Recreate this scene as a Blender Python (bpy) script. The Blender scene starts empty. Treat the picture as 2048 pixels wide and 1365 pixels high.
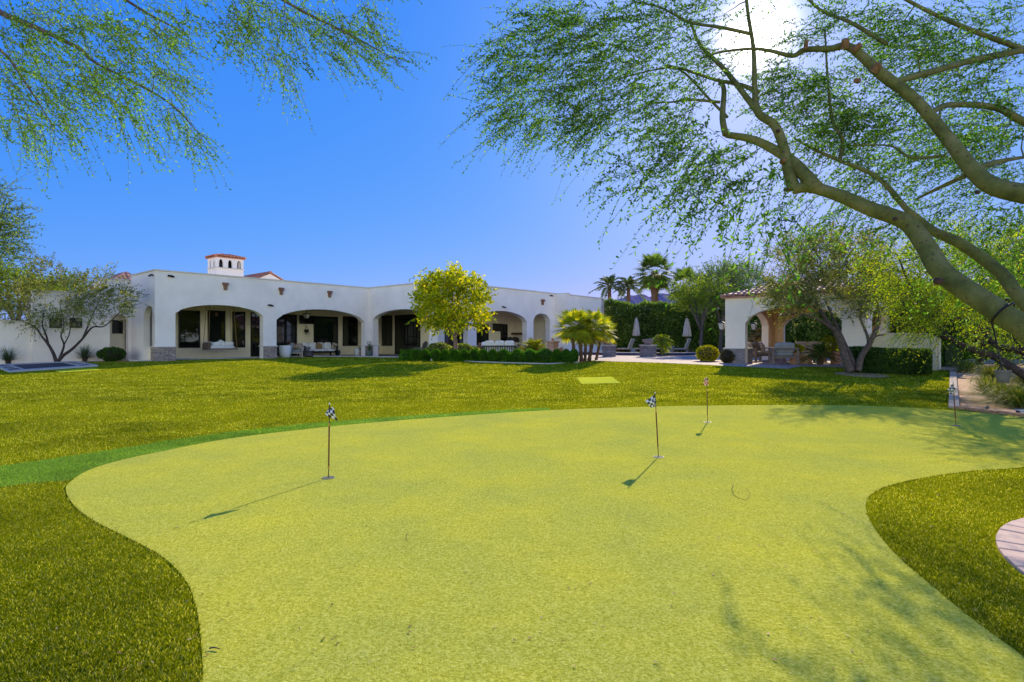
import bpy, bmesh, math, random
import numpy as np
from mathutils import Vector, Matrix
from mathutils.geometry import tessellate_polygon
from math import radians, sin, cos, pi, sqrt, atan2
S = bpy.context.scene
COL = S.collection
random.seed(7)
# ---------------------------------------------------------------- camera, sky, sun, exposure
F = 1129.0            # focal length in pixels of the 2048 px wide photograph
CZ = 1.3              # camera height
cam = bpy.data.objects.new('camera', bpy.data.cameras.new('camera')); COL.objects.link(cam)
cam.location = (0, 0, CZ); cam.rotation_euler = (radians(90), 0, 0)
cam.data.lens = F/2048*36; cam.data.sensor_width = 36; cam.data.clip_end = 3000; cam.data.clip_start = .05
S.camera = cam
SUN_AZ, SUN_EL = radians(23.3), radians(26.4)
w = bpy.data.worlds.new('World'); S.world = w; w.use_nodes = True
nt = w.node_tree; nt.nodes.clear()
sky = nt.nodes.new('ShaderNodeTexSky'); sky.sky_type = 'NISHITA'; sky.sun_disc = False
sky.sun_elevation = SUN_EL; sky.sun_rotation = SUN_AZ
sky.air_density = 1.0; sky.dust_density = .6; sky.ozone_density = 2.5; sky.altitude = 1500
# clear desert sky: the three channels of the sky are graded towards the deep blue of the photograph, and the sun has its aureole
N_ = nt.nodes.new
def mth(op, a, b=None, clamp=False):
    n = N_('ShaderNodeMath'); n.operation = op; n.use_clamp = clamp
    for i, v in enumerate((a, b)):
        if v is None: continue
        if isinstance(v, (int, float)): n.inputs[i].default_value = v
        else: nt.links.new(v, n.inputs[i])
    return n.outputs[0]
sep = N_('ShaderNodeSeparateColor'); nt.links.new(sky.outputs[0], sep.inputs[0])
tcw = N_('ShaderNodeTexCoord'); dt = N_('ShaderNodeVectorMath'); dt.operation = 'DOT_PRODUCT'
nrmw = N_('ShaderNodeVectorMath'); nrmw.operation = 'NORMALIZE'
nt.links.new(tcw.outputs['Generated'], nrmw.inputs[0]); nt.links.new(nrmw.outputs[0], dt.inputs[0])
dt.inputs[1].default_value = (sin(SUN_AZ)*cos(SUN_EL), cos(SUN_AZ)*cos(SUN_EL), sin(SUN_EL))
d0 = mth('MAXIMUM', dt.outputs['Value'], 0)
glow = mth('ADD', mth('MULTIPLY', mth('POWER', d0, 1500), 30), mth('MULTIPLY', mth('POWER', d0, 24), 1.7))
# unseen fill glow added low in the sky behind the camera, lifts shaded walls
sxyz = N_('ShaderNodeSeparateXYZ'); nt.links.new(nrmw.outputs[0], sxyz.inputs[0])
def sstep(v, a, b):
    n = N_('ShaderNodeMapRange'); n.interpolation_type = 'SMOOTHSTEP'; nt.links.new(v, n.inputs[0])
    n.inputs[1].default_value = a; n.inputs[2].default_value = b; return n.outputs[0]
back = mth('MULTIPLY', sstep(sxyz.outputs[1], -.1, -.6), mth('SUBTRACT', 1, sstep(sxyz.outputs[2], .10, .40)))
cmb = N_('ShaderNodeCombineColor')
for i, (k, g_, wgt) in enumerate(((.36, 1.24, 1), (.32, .47, .92), (.60, .06, .85))):
    v = mth('MULTIPLY', mth('POWER', mth('MULTIPLY', sep.outputs[i], .1), g_), k*10)
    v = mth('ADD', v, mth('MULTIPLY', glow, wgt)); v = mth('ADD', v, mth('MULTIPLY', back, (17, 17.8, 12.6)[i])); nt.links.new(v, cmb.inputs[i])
bg = nt.nodes.new('ShaderNodeBackground'); bg.inputs[1].default_value = .1
wo = nt.nodes.new('ShaderNodeOutputWorld')
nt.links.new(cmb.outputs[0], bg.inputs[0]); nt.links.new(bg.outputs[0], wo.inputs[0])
sl = bpy.data.lights.new('sun', 'SUN'); sl.energy = 3.9; sl.angle = radians(.55); sl.color = (1, .86, .62)
sun = bpy.data.objects.new('sun', sl); COL.objects.link(sun); sun.location = (20, 40, 30)
SD = Vector((sin(SUN_AZ)*cos(SUN_EL), cos(SUN_AZ)*cos(SUN_EL), sin(SUN_EL)))
sun.rotation_euler = (-SD).to_track_quat('-Z', 'Y').to_euler()
S.view_settings.view_transform = 'Standard'; S.view_settings.look = 'None'
S.view_settings.exposure = .75; S.view_settings.gamma = 1
S.render.engine = 'CYCLES'
try:
    S.cycles.max_bounces = 6; S.cycles.transparent_max_bounces = 6
except Exception: pass

# ---------------------------------------------------------------- helpers: geometry
def sm01(t): return np.clip(t, 0, 1)**2*(3-2*np.clip(t, 0, 1))
def gz_np(y, x):
    """height of the terrain: the lawn rises .3 m to the terraces, later and more steeply on the left"""
    b = sm01((x-1)/6.0); return .3*(sm01((y-20.5)/8.0)*(1-b)+sm01((y-14)/12.0)*b)
def gz(y, x=-9.0): return float(gz_np(np.float64(y), np.float64(x)))
def gp(px, py):
    """ground point seen at a pixel of the photograph"""
    t = (py-682.5)/F; Y = CZ/t; k = (px-1024)/F
    for _ in range(60): Y = (CZ-gz(Y, k*Y))/t*.3+Y*.7
    return Vector((k*Y, Y, gz(Y, k*Y)))
def at(px, py, Y): return Vector(((px-1024)/F*Y, Y, CZ+(682.5-py)/F*Y))
class MB:
    def __init__(s): s.v = []; s.f = []; s.m = []
    def add(s, vs, fs, m=0):
        n = len(s.v); s.v += [tuple(v) for v in vs]; s.f += [tuple(i+n for i in f) for f in fs]; s.m += [m]*len(fs); return s
    def box(s, x0, x1, y0, y1, z0, z1, m=0, R=None):
        vs = [(x, y, z) for z in (z0, z1) for y in (y0, y1) for x in (x0, x1)]
        if R is not None: vs = [R @ Vector(v) for v in vs]
        return s.add(vs, [(0,2,3,1),(4,5,7,6),(0,1,5,4),(2,6,7,3),(0,4,6,2),(1,3,7,5)], m)
    def bar(s, a, b, wx, wz=None, m=0):
        a, b = Vector(a), Vector(b); wz = wz or wx; d = (b-a); L = d.length; d.normalize()
        up = Vector((0,0,1)) if abs(d.z) < .95 else Vector((0,1,0))
        x = d.cross(up).normalized(); z = x.cross(d)
        vs = [p+x*sx*wx/2+z*sz*wz/2 for p in (a, b) for sz in (-1, 1) for sx in (-1, 1)]
        return s.add(vs, [(0,2,3,1),(4,5,7,6),(0,1,5,4),(2,6,7,3),(0,4,6,2),(1,3,7,5)], m)
    def tube(s, pts, rs, seg=6, cap=True, m=0):
        pts = [Vector(p) for p in pts]; n = len(pts)
        if not hasattr(rs, '__len__'): rs = [rs]*n
        base = []; t0 = (pts[1]-pts[0]).normalized()
        u = t0.orthogonal().normalized()
        for i in range(n):
            t = (pts[min(i+1, n-1)]-pts[max(i-1, 0)])
            t = t.normalized() if t.length > 1e-6 else t0
            u = (u-t*u.dot(t)); u = u.normalized() if u.length > 1e-6 else t.orthogonal().normalized()
            v = t.cross(u)
            base += [pts[i]+(u*cos(2*pi*k/seg)+v*sin(2*pi*k/seg))*rs[i] for k in range(seg)]
        fs = [(i*seg+k, i*seg+(k+1)%seg, (i+1)*seg+(k+1)%seg, (i+1)*seg+k) for i in range(n-1) for k in range(seg)]
        if cap: fs += [tuple(range(seg))[::-1], tuple((n-1)*seg+k for k in range(seg))]
        return s.add(base, fs, m)
    def lathe(s, prof, seg=24, c=(0,0,0), m=0, wob=None):
        vs = []; n = len(prof)
        for (r, z) in prof:
            for k in range(seg):
                a = 2*pi*k/seg; rr = r*(1+(wob(a, z) if wob else 0))
                vs.append((c[0]+rr*cos(a), c[1]+rr*sin(a), c[2]+z))
        fs = [(i*seg+k, i*seg+(k+1)%seg, (i+1)*seg+(k+1)%seg, (i+1)*seg+k) for i in range(n-1) for k in range(seg)]
        fs += [tuple(range(seg))[::-1], tuple((n-1)*seg+k for k in range(seg))]
        return s.add(vs, fs, m)
    def prism(s, poly, f, c0, c1, m=0):
        """poly of (u,w) pairs; f(u,w,c) -> point; extruded from c0 to c1"""
        n = len(poly)
        vs = [f(u, w_, c0) for u, w_ in poly]+[f(u, w_, c1) for u, w_ in poly]
        fs = [tuple(range(n)), tuple(range(2*n-1, n-1, -1))]+[(i, i+n, (i+1)%n+n, (i+1)%n) for i in range(n)]
        return s.add(vs, fs, m)
    def blob(s, c, r, seg=12, rings=8, p=1.0, m=0, R=None):
        """rounded superellipsoid: p<1 is boxier"""
        def sp(v, e): return math.copysign(abs(v)**e, v)
        vs = []; c = Vector(c)
        for i in range(rings+1):
            th = -pi/2+pi*i/rings
            for k in range(seg):
                a = 2*pi*k/seg
                q = Vector((r[0]*sp(cos(th), p)*sp(cos(a), p), r[1]*sp(cos(th), p)*sp(sin(a), p), r[2]*sp(sin(th), p)))
                if R is not None: q = R @ q
                vs.append(c+q)
        fs = [(i*seg+k, i*seg+(k+1)%seg, (i+1)*seg+(k+1)%seg, (i+1)*seg+k) for i in range(rings) for k in range(seg)]
        return s.add(vs, fs, m)
    def build(s, name, mats, parent=None, smooth=False, bevel=0, loc=None):
        me = bpy.data.meshes.new(name); me.from_pydata(s.v, [], s.f)
        if not isinstance(mats, (list, tuple)): mats = [mats]
        for m in mats: me.materials.append(m)
        if len(mats) > 1: me.polygons.foreach_set('material_index', s.m)
        bm = bmesh.new(); bm.from_mesh(me); bmesh.ops.recalc_face_normals(bm, faces=bm.faces)
        bm.to_mesh(me); bm.free()
        if smooth:
            me.polygons.foreach_set('use_smooth', [True]*len(me.polygons))
        me.update()
        o = bpy.data.objects.new(name, me); COL.objects.link(o)
        if smooth == 'auto':
            md = o.modifiers.new('es', 'EDGE_SPLIT'); md.split_angle = radians(40)
        if parent is not None: o.parent = parent
        if loc is not None: o.location = loc
        if bevel:
            b = o.modifiers.new('bevel', 'BEVEL'); b.width = bevel; b.segments = 2; b.limit_method = 'ANGLE'
        return o
def root(name, loc, rz=0):
    o = bpy.data.objects.new(name, None); COL.objects.link(o); o.location = loc; o.rotation_euler = (0, 0, rz)
    o.empty_display_size = .2; return o
def tag(o, label=None, cat=None, group=None, kind=None):
    if label: o['label'] = label
    if cat: o['category'] = cat
    if group: o['group'] = group
    if kind: o['kind'] = kind
    return o
def thing(name, loc, label, cat, group=None, rz=0): return tag(root(name, loc, rz), label, cat, group)
def dup(r, loc, rz=None, label=None, sc=None):
    c = r.copy(); COL.objects.link(c); c.location = loc
    if rz is not None: c.rotation_euler = (0, 0, rz)
    if sc is not None: c.scale = sc if hasattr(sc, '__len__') else (sc, sc, sc)
    if label: c['label'] = label
    def rec(a, b):
        for ch in list(a.children):
            d = ch.copy(); COL.objects.link(d); d.parent = b; rec(ch, d)
    rec(r, c)
    return c
def quads_obj(name, V, mat, parent=None):
    """V: (N,4,3) array of separate quads"""
    V = np.asarray(V, dtype=np.float32); n = len(V)
    me = bpy.data.meshes.new(name); me.vertices.add(n*4); me.vertices.foreach_set('co', V.reshape(-1))
    me.loops.add(n*4); me.loops.foreach_set('vertex_index', np.arange(n*4, dtype=np.int32))
    me.polygons.add(n); me.polygons.foreach_set('loop_start', np.arange(0, n*4, 4, dtype=np.int32))
    try: me.polygons.foreach_set('loop_total', np.full(n, 4, dtype=np.int32))
    except Exception: pass
    me.materials.append(mat); me.update(calc_edges=True)
    o = bpy.data.objects.new(name, me); COL.objects.link(o)
    if parent is not None: o.parent = parent
    return o

# ---------------------------------------------------------------- helpers: materials
def nodes(name):
    m = bpy.data.materials.new(name); m.use_nodes = True; t = m.node_tree; t.nodes.clear()
    out = t.nodes.new('ShaderNodeOutputMaterial'); p = t.nodes.new('ShaderNodeBsdfPrincipled')
    t.links.new(p.outputs[0], out.inputs[0]); return m, t, p, out
def ramp(t, fac, stops):
    r = t.nodes.new('ShaderNodeValToRGB'); e = r.color_ramp.elements
    while len(e) < len(stops): e.new(.5)
    for i, (x, c) in enumerate(stops): e[i].position = x; e[i].color = (*c, 1)
    t.links.new(fac, r.inputs[0]); return r.outputs[0]
def noise(t, scale, detail=4, rough=.6, vec=None, stretch=None, typ='noise'):
    if vec is None: vec = t.nodes.new('ShaderNodeNewGeometry').outputs['Position']
    if stretch:
        mp = t.nodes.new('ShaderNodeMapping'); mp.inputs['Scale'].default_value = stretch; t.links.new(vec, mp.inputs[0]); vec = mp.outputs[0]
    if typ == 'vor':
        n = t.nodes.new('ShaderNodeTexVoronoi'); n.inputs['Scale'].default_value = scale; t.links.new(vec, n.inputs['Vector']); return n
    n = t.nodes.new('ShaderNodeTexNoise'); n.inputs['Scale'].default_value = scale; n.inputs['Detail'].default_value = detail
    n.inputs['Roughness'].default_value = rough; t.links.new(vec, n.inputs['Vector']); return n
def mixc(t, a, b, fac, mode='MIX'):
    m = t.nodes.new('ShaderNodeMix'); m.data_type = 'RGBA'; m.blend_type = mode
    for sock, v in ((m.inputs[0], fac), (m.inputs[6], a), (m.inputs[7], b)):
        if hasattr(v, 'links') or isinstance(v, bpy.types.NodeSocket): t.links.new(v, sock)
        elif isinstance(v, tuple): sock.default_value = (*v, 1)
        else: sock.default_value = v
    return m.outputs[2]
def bump(t, p, h, strength, dist):
    b = t.nodes.new('ShaderNodeBump'); b.inputs['Strength'].default_value = strength; b.inputs['Distance'].default_value = dist
    t.links.new(h, b.inputs['Height']); t.links.new(b.outputs[0], p.inputs['Normal'])
def mat(name, c1, c2=None, scale=8, rough=.7, bs=0, bd=.01, bscale=None, metal=0, spec=.4, stretch=None, sheen=0):
    m, t, p, out = nodes(name)
    c2 = c2 or tuple(x*.8 for x in c1)
    n = noise(t, scale, stretch=stretch)
    t.links.new(ramp(t, n.outputs[0], [(.32, c2), (.68, c1)]), p.inputs['Base Color'])
    p.inputs['Roughness'].default_value = rough; p.inputs['Metallic'].default_value = metal
    p.inputs['Specular IOR Level'].default_value = spec
    if bs: bump(t, p, noise(t, bscale or scale*4, stretch=stretch).outputs[0], bs, bd)
    return m
def leafmat(name, cols, trans=.45, tcol=None, rough=.45, clump=1.2, spec=.12):
    """cols: colours picked per leaf; light and dark clumps by position"""
    m, t, p, out = nodes(name)
    g = t.nodes.new('ShaderNodeNewGeometry')
    k = len(cols)
    c = ramp(t, g.outputs['Random Per Island'], [(i/max(1, k-1), cols[i]) for i in range(k)])
    n = noise(t, clump, 3)
    c = mixc(t, c, ramp(t, n.outputs[0], [(.35, (.6, .65, .6)), (.65, (1.25, 1.2, 1.0))]), 1.0, 'MULTIPLY')
    t.links.new(c, p.inputs['Base Color']); p.inputs['Roughness'].default_value = max(.6, rough)
    p.inputs['Specular IOR Level'].default_value = spec
    tr = t.nodes.new('ShaderNodeBsdfTranslucent')
    tc = mixc(t, c, tcol or (1.5, 1.6, .5), 1.0, 'MULTIPLY')
    t.links.new(tc, tr.inputs[0])
    mx = t.nodes.new('ShaderNodeMixShader'); mx.inputs[0].default_value = trans
    t.links.new(p.outputs[0], mx.inputs[1]); t.links.new(tr.outputs[0], mx.inputs[2]); t.links.new(mx.outputs[0], out.inputs[0])
    return m
def brickmat(name, c1, c2, mortar, bw, bh, ms=.012, rough=.85, axis='xz', bs=.6, off=.5, vary=None):
    m, t, p, out = nodes(name)
    tc = t.nodes.new('ShaderNodeTexCoord'); sp = t.nodes.new('ShaderNodeSeparateXYZ'); cb = t.nodes.new('ShaderNodeCombineXYZ')
    t.links.new(tc.outputs['Object'], sp.inputs[0])
    if axis == 'xz':
        ad = t.nodes.new('ShaderNodeMath'); t.links.new(sp.outputs[0], ad.inputs[0]); t.links.new(sp.outputs[1], ad.inputs[1])
        t.links.new(ad.outputs[0], cb.inputs[0]); t.links.new(sp.outputs[2], cb.inputs[1])
    else:
        t.links.new(sp.outputs[0], cb.inputs[0]); t.links.new(sp.outputs[1], cb.inputs[1])
    b = t.nodes.new('ShaderNodeTexBrick'); t.links.new(cb.outputs[0], b.inputs[0])
    b.offset = off
    b.inputs['Color1'].default_value = (*c1, 1); b.inputs['Color2'].default_value = (*c2, 1); b.inputs['Mortar'].default_value = (*mortar, 1)
    b.inputs['Scale'].default_value = 1; b.inputs['Mortar Size'].default_value = ms; b.inputs['Brick Width'].default_value = bw; b.inputs['Row Height'].default_value = bh
    n = noise(t, 9, 4)
    c = mixc(t, b.outputs[0], ramp(t, n.outputs[0], [(.3, (.62, .62, .66)), (.7, (1.2, 1.15, 1.1))]), 1.0, 'MULTIPLY')
    t.links.new(c, p.inputs['Base Color']); p.inputs['Roughness'].default_value = rough
    bump(t, p, b.outputs['Fac'], -bs, .02)
    return m
# ---------------------------------------------------------------- materials
stucco = mat('white_stucco', (.88, .80, .73), (.77, .70, .63), .9, .9, .3, .01, 60)
stucco_in = mat('cream_stucco', (.88, .78, .58), (.82, .72, .53), 2, .9, .2, .01, 60)
stucco_tan = mat('tan_stucco', (.62, .50, .36), (.56, .45, .32), 2, .9, .2, .01, 60)
trimm = mat('trim_paint', (.66, .60, .52), (.6, .54, .46), 4, .8)
ledger = brickmat('ledger_stone', (.42, .34, .29), (.26, .20, .18), (.13, .11, .10), .34, .075, .008, bs=1)
tilem = mat('clay_tile', (.56, .21, .11), (.34, .13, .08), 5, .75, .3, .01, 30)
tilep = mat('weathered_clay_tile', (.52, .28, .22), (.30, .13, .10), 5, .75, .3, .01, 30)
blackm = mat('black_metal', (.012, .012, .013), None, 8, .45, metal=.3)
darkglass = mat('dark_glass', (.006, .009, .008), (.004, .006, .006), 2, .03, spec=.6)
def glassmat():
    m, t, p, out = nodes('window_glass')
    p.inputs['Base Color'].default_value = (.008, .012, .010, 1); p.inputs['Roughness'].default_value = .02; p.inputs['IOR'].default_value = 1.5
    p.inputs['Specular IOR Level'].default_value = .5
    bump(t, p, noise(t, 1.1, 2).outputs[0], .08, .03)
    return m
glass = glassmat()
copper = mat('aged_copper', (.35, .17, .09), (.14, .09, .07), 20, .55, metal=.5)
whitem = mat('white_cushion', (.78, .78, .78), (.7, .7, .71), 6, .9)
concrete = mat('pale_concrete', (.5, .47, .44), (.4, .37, .35), 3, .9, .3, .01, 40)
barkdk = mat('dark_bark', (.075, .05, .045), (.03, .02, .02), 12, .9, .8, .02, 30)
barkgy = mat('grey_bark', (.16, .12, .10), (.06, .045, .04), 10, .9, .8, .02, 30)
def grassmat(name, c1, c2, c3, fine=90, bs=.8, rough=.85, spec=.15, speck=(.5, .5, .1), sp_amt=.25, big=.45):
    m, t, p, out = nodes(name)
    n1 = noise(t, fine, 5, .85); n2 = noise(t, big, 5, .65); n3 = noise(t, fine*.75, 3, .8)
    c = ramp(t, n1.outputs[0], [(.36, c1), (.5, c2), (.63, c3)])
    c = mixc(t, c, ramp(t, n2.outputs[0], [(.34, (.84, .89, 1.05)), (.66, (1.1, 1.06, .82))]), 1.0, 'MULTIPLY')
    s = ramp(t, n3.outputs[0], [(.60, (0, 0, 0)), (.68, (1, 1, 1))])
    ml = t.nodes.new('ShaderNodeMath'); ml.operation = 'MULTIPLY'; t.links.new(s, ml.inputs[0]); ml.inputs[1].default_value = sp_amt
    c = mixc(t, c, speck, ml.outputs[0])
    t.links.new(c, p.inputs['Base Color']); p.inputs['Roughness'].default_value = 1; p.inputs['Specular IOR Level'].default_value = 0
    ad = t.nodes.new('ShaderNodeMath'); t.links.new(n1.outputs[0], ad.inputs[0]); t.links.new(n3.outputs[0], ad.inputs[1])
    bump(t, p, ad.outputs[0], bs, .012)
    return m
lawnm = grassmat('lawn_turf', (.12, .14, .006), (.27, .28, .005), (.46, .44, .010), 24, 1.0)
greenm = grassmat('putting_turf', (.27, .29, .025), (.49, .49, .055), (.70, .68, .14), 70, .6, .9, .1, (.7, .72, .3), .3, .9)
collarm = grassmat('collar_turf', (.10, .21, .02), (.17, .31, .03), (.26, .40, .06), 60, 1.0)
padm = grassmat('pad_turf', (.46, .50, .03), (.58, .60, .04), (.68, .68, .06), 60, .4)
def gravelmat(name, cols, sc=26):
    m, t, p, out = nodes(name)
    v = noise(t, sc, typ='vor'); n = noise(t, .6, 4)
    h = t.nodes.new('ShaderNodeSeparateColor'); t.links.new(v.outputs['Color'], h.inputs[0])
    c = ramp(t, h.outputs[0], [(i/(len(cols)-1), cols[i]) for i in range(len(cols))])
    c = mixc(t, c, ramp(t, n.outputs[0], [(.3, (.8, .8, .8)), (.7, (1.15, 1.1, 1.1))]), 1.0, 'MULTIPLY')
    t.links.new(c, p.inputs['Base Color']); p.inputs['Roughness'].default_value = .9
    bump(t, p, v.outputs['Distance'], -.9, .03)
    return m
gravelm = gravelmat('tan_gravel', [(.34, .17, .08), (.56, .30, .15), (.44, .23, .11), (.66, .43, .26)])
soilm = gravelmat('bed_soil', [(.10, .06, .04), (.16, .10, .07), (.22, .15, .11)], 18)
paverm = brickmat('terrace_pavers', (.50, .38, .30), (.42, .31, .25), (.28, .21, .17), .3, .3, .012, axis='xy', bs=.3)
patiom = brickmat('patio_pavers', (.40, .32, .28), (.32, .26, .24), (.2, .17, .15), .4, .4, .012, axis='xy', bs=.3)
edgem = mat('edging_brick', (.66, .46, .34), (.54, .37, .27), 6, .85, .4, .01, 50)

# ---------------------------------------------------------------- ground sheets
def sheet(name, poly, dz, m, px=True, thick=0):
    """polygon laid over the terrain; cut every metre so that it follows the rise"""
    P = [gp(*q) if px else Vector((q[0], q[1], 0)) for q in poly]
    bm = bmesh.new(); vs = [bm.verts.new((p.x, p.y, 0)) for p in P]; 
    for tr in tessellate_polygon([[Vector((p.x, p.y, 0)) for p in P]]):
        if len(set(tr)) == 3: bm.faces.new([vs[i] for i in tr])
    y = 13.0
    while y < 30:
        g = bm.verts[:]+bm.edges[:]+bm.faces[:]
        bmesh.ops.bisect_plane(bm, geom=g, plane_co=(0, y, 0), plane_no=(0, 1, 0)); y += 1
    for x in (0, 1, 2, 3, 4, 5, 6, 7):
        bmesh.ops.bisect_plane(bm, geom=bm.verts[:]+bm.edges[:]+bm.faces[:], plane_co=(x, 0, 0), plane_no=(1, 0, 0))
    for v in bm.verts: v.co.z = gz(v.co.y, v.co.x)+dz
    if thick:
        r = bmesh.ops.extrude_face_region(bm, geom=bm.faces[:])
        for e in r['geom']:
            if isinstance(e, bmesh.types.BMVert): e.co.z -= thick
    bmesh.ops.recalc_face_normals(bm, faces=bm.faces)
    if not thick and bm.faces[:] and sum(q.normal.z for q in bm.faces) < 0: bmesh.ops.reverse_faces(bm, faces=bm.faces)
    me = bpy.data.meshes.new(name); bm.to_mesh(me); bm.free(); me.materials.append(m)
    o = bpy.data.objects.new(name, me); COL.objects.link(o); return o
g = MB(); xs = [-900, 0, 1, 2, 3, 4, 5, 6, 7, 900]
ys = [-300]+[13+i for i in range(18)]+[2500]
for y in ys: g.v += [(x, y, gz(y, x)-.03) for x in xs]
nxg = len(xs)
for i in range(len(ys)-1):
    for j in range(nxg-1): g.f.append((i*nxg+j, i*nxg+j+1, (i+1)*nxg+j+1, (i+1)*nxg+j)); g.m.append(0)
tag(g.build('ground', gravelm), kind='structure')
LAWN_FAR = [(-260,737),(0,732),(210,724),(262,723.5),(320,723),(350,720.5),(440,718.5),(520,716.8),(620,714.2),(700,714.2),(803,716)]
BED = [(803,716.5),(879,721),(958,725),(1017,727),(1094,729),(1157,726)]
TERR = [(1184,722.5),(1300,726),(1400,730),(1446,732.5),(1520,736),(1574,738.5),(1590,736),(1603,733.5),(1699,736)]
lawn_px = LAWN_FAR+BED+TERR+[(1728,735),(1800,737),(1873,739.5),(1899,741.5),(1899,770),(1900,816),(1915,819),(2048,834),(2300,868)]
poly = [tuple(gp(*q)[:2]) for q in lawn_px]+[(14, 4), (14, -9), (-34, -9), (-34, 20)]
tag(sheet('lawn', poly, 0, lawnm, px=False), kind='structure')
GREEN = [(132,985),(140,966),(180,941),(250,920),(330,903),(450,880),(600,861),(750,846),(950,831),(1100,821.5),(1300,814.5),(1500,811.5),(1700,812),(1850,818),(1950,826),(2048,838),(2200,858),
 (2260,905),(2048,936),(1950,943),(1850,957),(1790,970),(1750,985),(1733,1005),(1736,1035),(1760,1075),(1800,1120),(1870,1180),(1930,1230),(1990,1275),(2048,1318),(2200,1440),(2400,1640),(2300,1900),
 (440,1900),(395,1600),(397,1450),(405,1365),(403,1300),(395,1230),(375,1170),(330,1120),(260,1080),(190,1045),(150,1015)]
def smooth(poly, n=4):
    P = [Vector(p[:2]).to_3d() for p in poly]; out = []; N = len(P)
    for i in range(N):
        a, b, c, d = P[i-1], P[i], P[(i+1) % N], P[(i+2) % N]
        for k in range(n):
            t = k/n
            q = .5*((2*b)+(c-a)*t+(2*a-5*b+4*c-d)*t*t+(3*b-a-3*c+d)*t**3)
            out.append((q.x, q.y))
    return out
greenW = smooth([gp(*q) for q in GREEN])
tag(sheet('putting_green', greenW, .008, greenm, px=False), kind='structure')
collar = [(-300,965),(-150,950),(0,934),(200,905),(330,884),(450,867),(600,850),(750,837),(950,824),(1100,816),
 (1100,821.5),(950,831),(750,846),(600,861),(450,880),(330,903),(250,920),(180,941),(140,962),(60,968),(-60,985),(-200,1010),(-300,1030)]
tag(sheet('collar_turf', collar, .004, collarm), kind='structure')
# terrace and patio
terr = [tuple(gp(*q)[:2]) for q in [(1160,725.5)]+TERR+[(1728,735.5)]]
tag(sheet('terrace', terr+[(19, 24), (26, 60), (6, 60), (5, 44), (3.5, 30)], .012, paverm, px=False), kind='structure')
tag(sheet('gravel_path', [(1728,735.2),(1800,737.2),(1873,739.7),(1899,741.7),(1899,818),(2300,868),(2500,800),(2300,710),(1860,706),(1860,722),(1760,724)], .006, gravelm), kind='structure')
pad = lambda pts, lab: tag(sheet('hitting_mat', pts, .02, padm, thick=.02), lab, 'turf mat')
pad([(1153,756.5),(1223,755),(1241,767.5),(1163,769.5)], 'lime green turf hitting mat lying flat on the lawn behind the putting green')
pad([(112,742),(185,737.8),(203,740.5),(122,746)], 'thin lime turf mat beside the sunken trampoline')

# point in polygon (vectorised) and turf blades
def inpoly(P, poly):
    x, y = P[:, 0], P[:, 1]; r = np.zeros(len(P), bool); n = len(poly); j = n-1
    for i in range(n):
        xi, yi = poly[i]; xj, yj = poly[j]
        c = ((yi > y) != (yj > y)) & (x < (xj-xi)*(y-yi)/(yj-yi+1e-12)+xi); r ^= c; j = i
    return r
rng = np.random.default_rng(3)
bedC = Vector((4.40, 2.60, 0))
bladem = leafmat('turf_blade', [(.06, .105, .008), (.19, .25, .008), (.125, .18, .006), (.56, .60, .22)], .45, (1.85, 1.55, .15), .8, 1.0, 0)
collarblade = leafmat('collar_blade', [(.12, .25, .02), (.20, .36, .04), (.32, .45, .09)], .4, (1.3, 1.4, .6), .5, 1.0)
collarW = [tuple(gp(*q)[:2]) for q in collar]
def blades(n, y0, y1, h, wd, pw=1.0):
    u = rng.random(n); y = y0*(y1/y0)**u if pw else y0+(y1-y0)*u
    x = (rng.random(n)*2-1)*(y*.93+.2)
    P = np.stack([x, y], 1)
    k = ~inpoly(P, greenW) & inpoly(P, poly) & (np.hypot(P[:, 0]-bedC.x, P[:, 1]-bedC.y) > bedR+.02)
    for pl in NOGRASS: k &= ~inpoly(P, pl)
    P = P[k]; n = len(P); ic = inpoly(P, collarW)
    y = P[:, 1]; s = np.maximum(1, y/4.4)
    a = rng.random(n)*2*pi; ln = rng.random(n)*.9+.25
    d = np.stack([np.cos(a)*ln, np.sin(a)*ln, np.ones(n)], 1); d /= np.linalg.norm(d, axis=1)[:, None]
    hh = (h*(.6+.6*rng.random(n)))*np.minimum(1.3, s**.4)
    B = np.stack([P[:, 0], P[:, 1], gz_np(y, P[:, 0])], 1)
    a2 = rng.random(n)*2*pi; sd = np.stack([np.cos(a2), np.sin(a2), np.zeros(n)], 1)*(wd*s)[:, None]/2
    T = B+d*hh[:, None]
    M = B+d*(hh*.55)[:, None]; M[:, 2] += hh*.08
    V = np.stack([B-sd*.6, M-sd, T, M+sd], 1)
    return V[~ic], V[ic]
bedR = 1.65
NOGRASS = [[tuple(gp(*q)[:2]) for q in pl] for pl in ([(1153,756.5),(1223,755),(1241,767.5),(1163,769.5)], [(112,742),(185,737.8),(203,740.5),(122,746)], [(12,748),(200,734),(152,724.5),(-20,732)])]
A1, C1 = blades(560000, 2.0, 9.0, .023, .0038)
A2, C2 = blades(190000, 7.0, 15.0, .024, .0036)
A3, C3 = blades(330000, 12.0, 34.0, .028, .0048)
tag(quads_obj('turf_grass', np.concatenate([A1, A2, A3]), bladem), kind='stuff')
tag(quads_obj('collar_grass', np.concatenate([C1, C2]), collarblade), kind='stuff')

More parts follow.
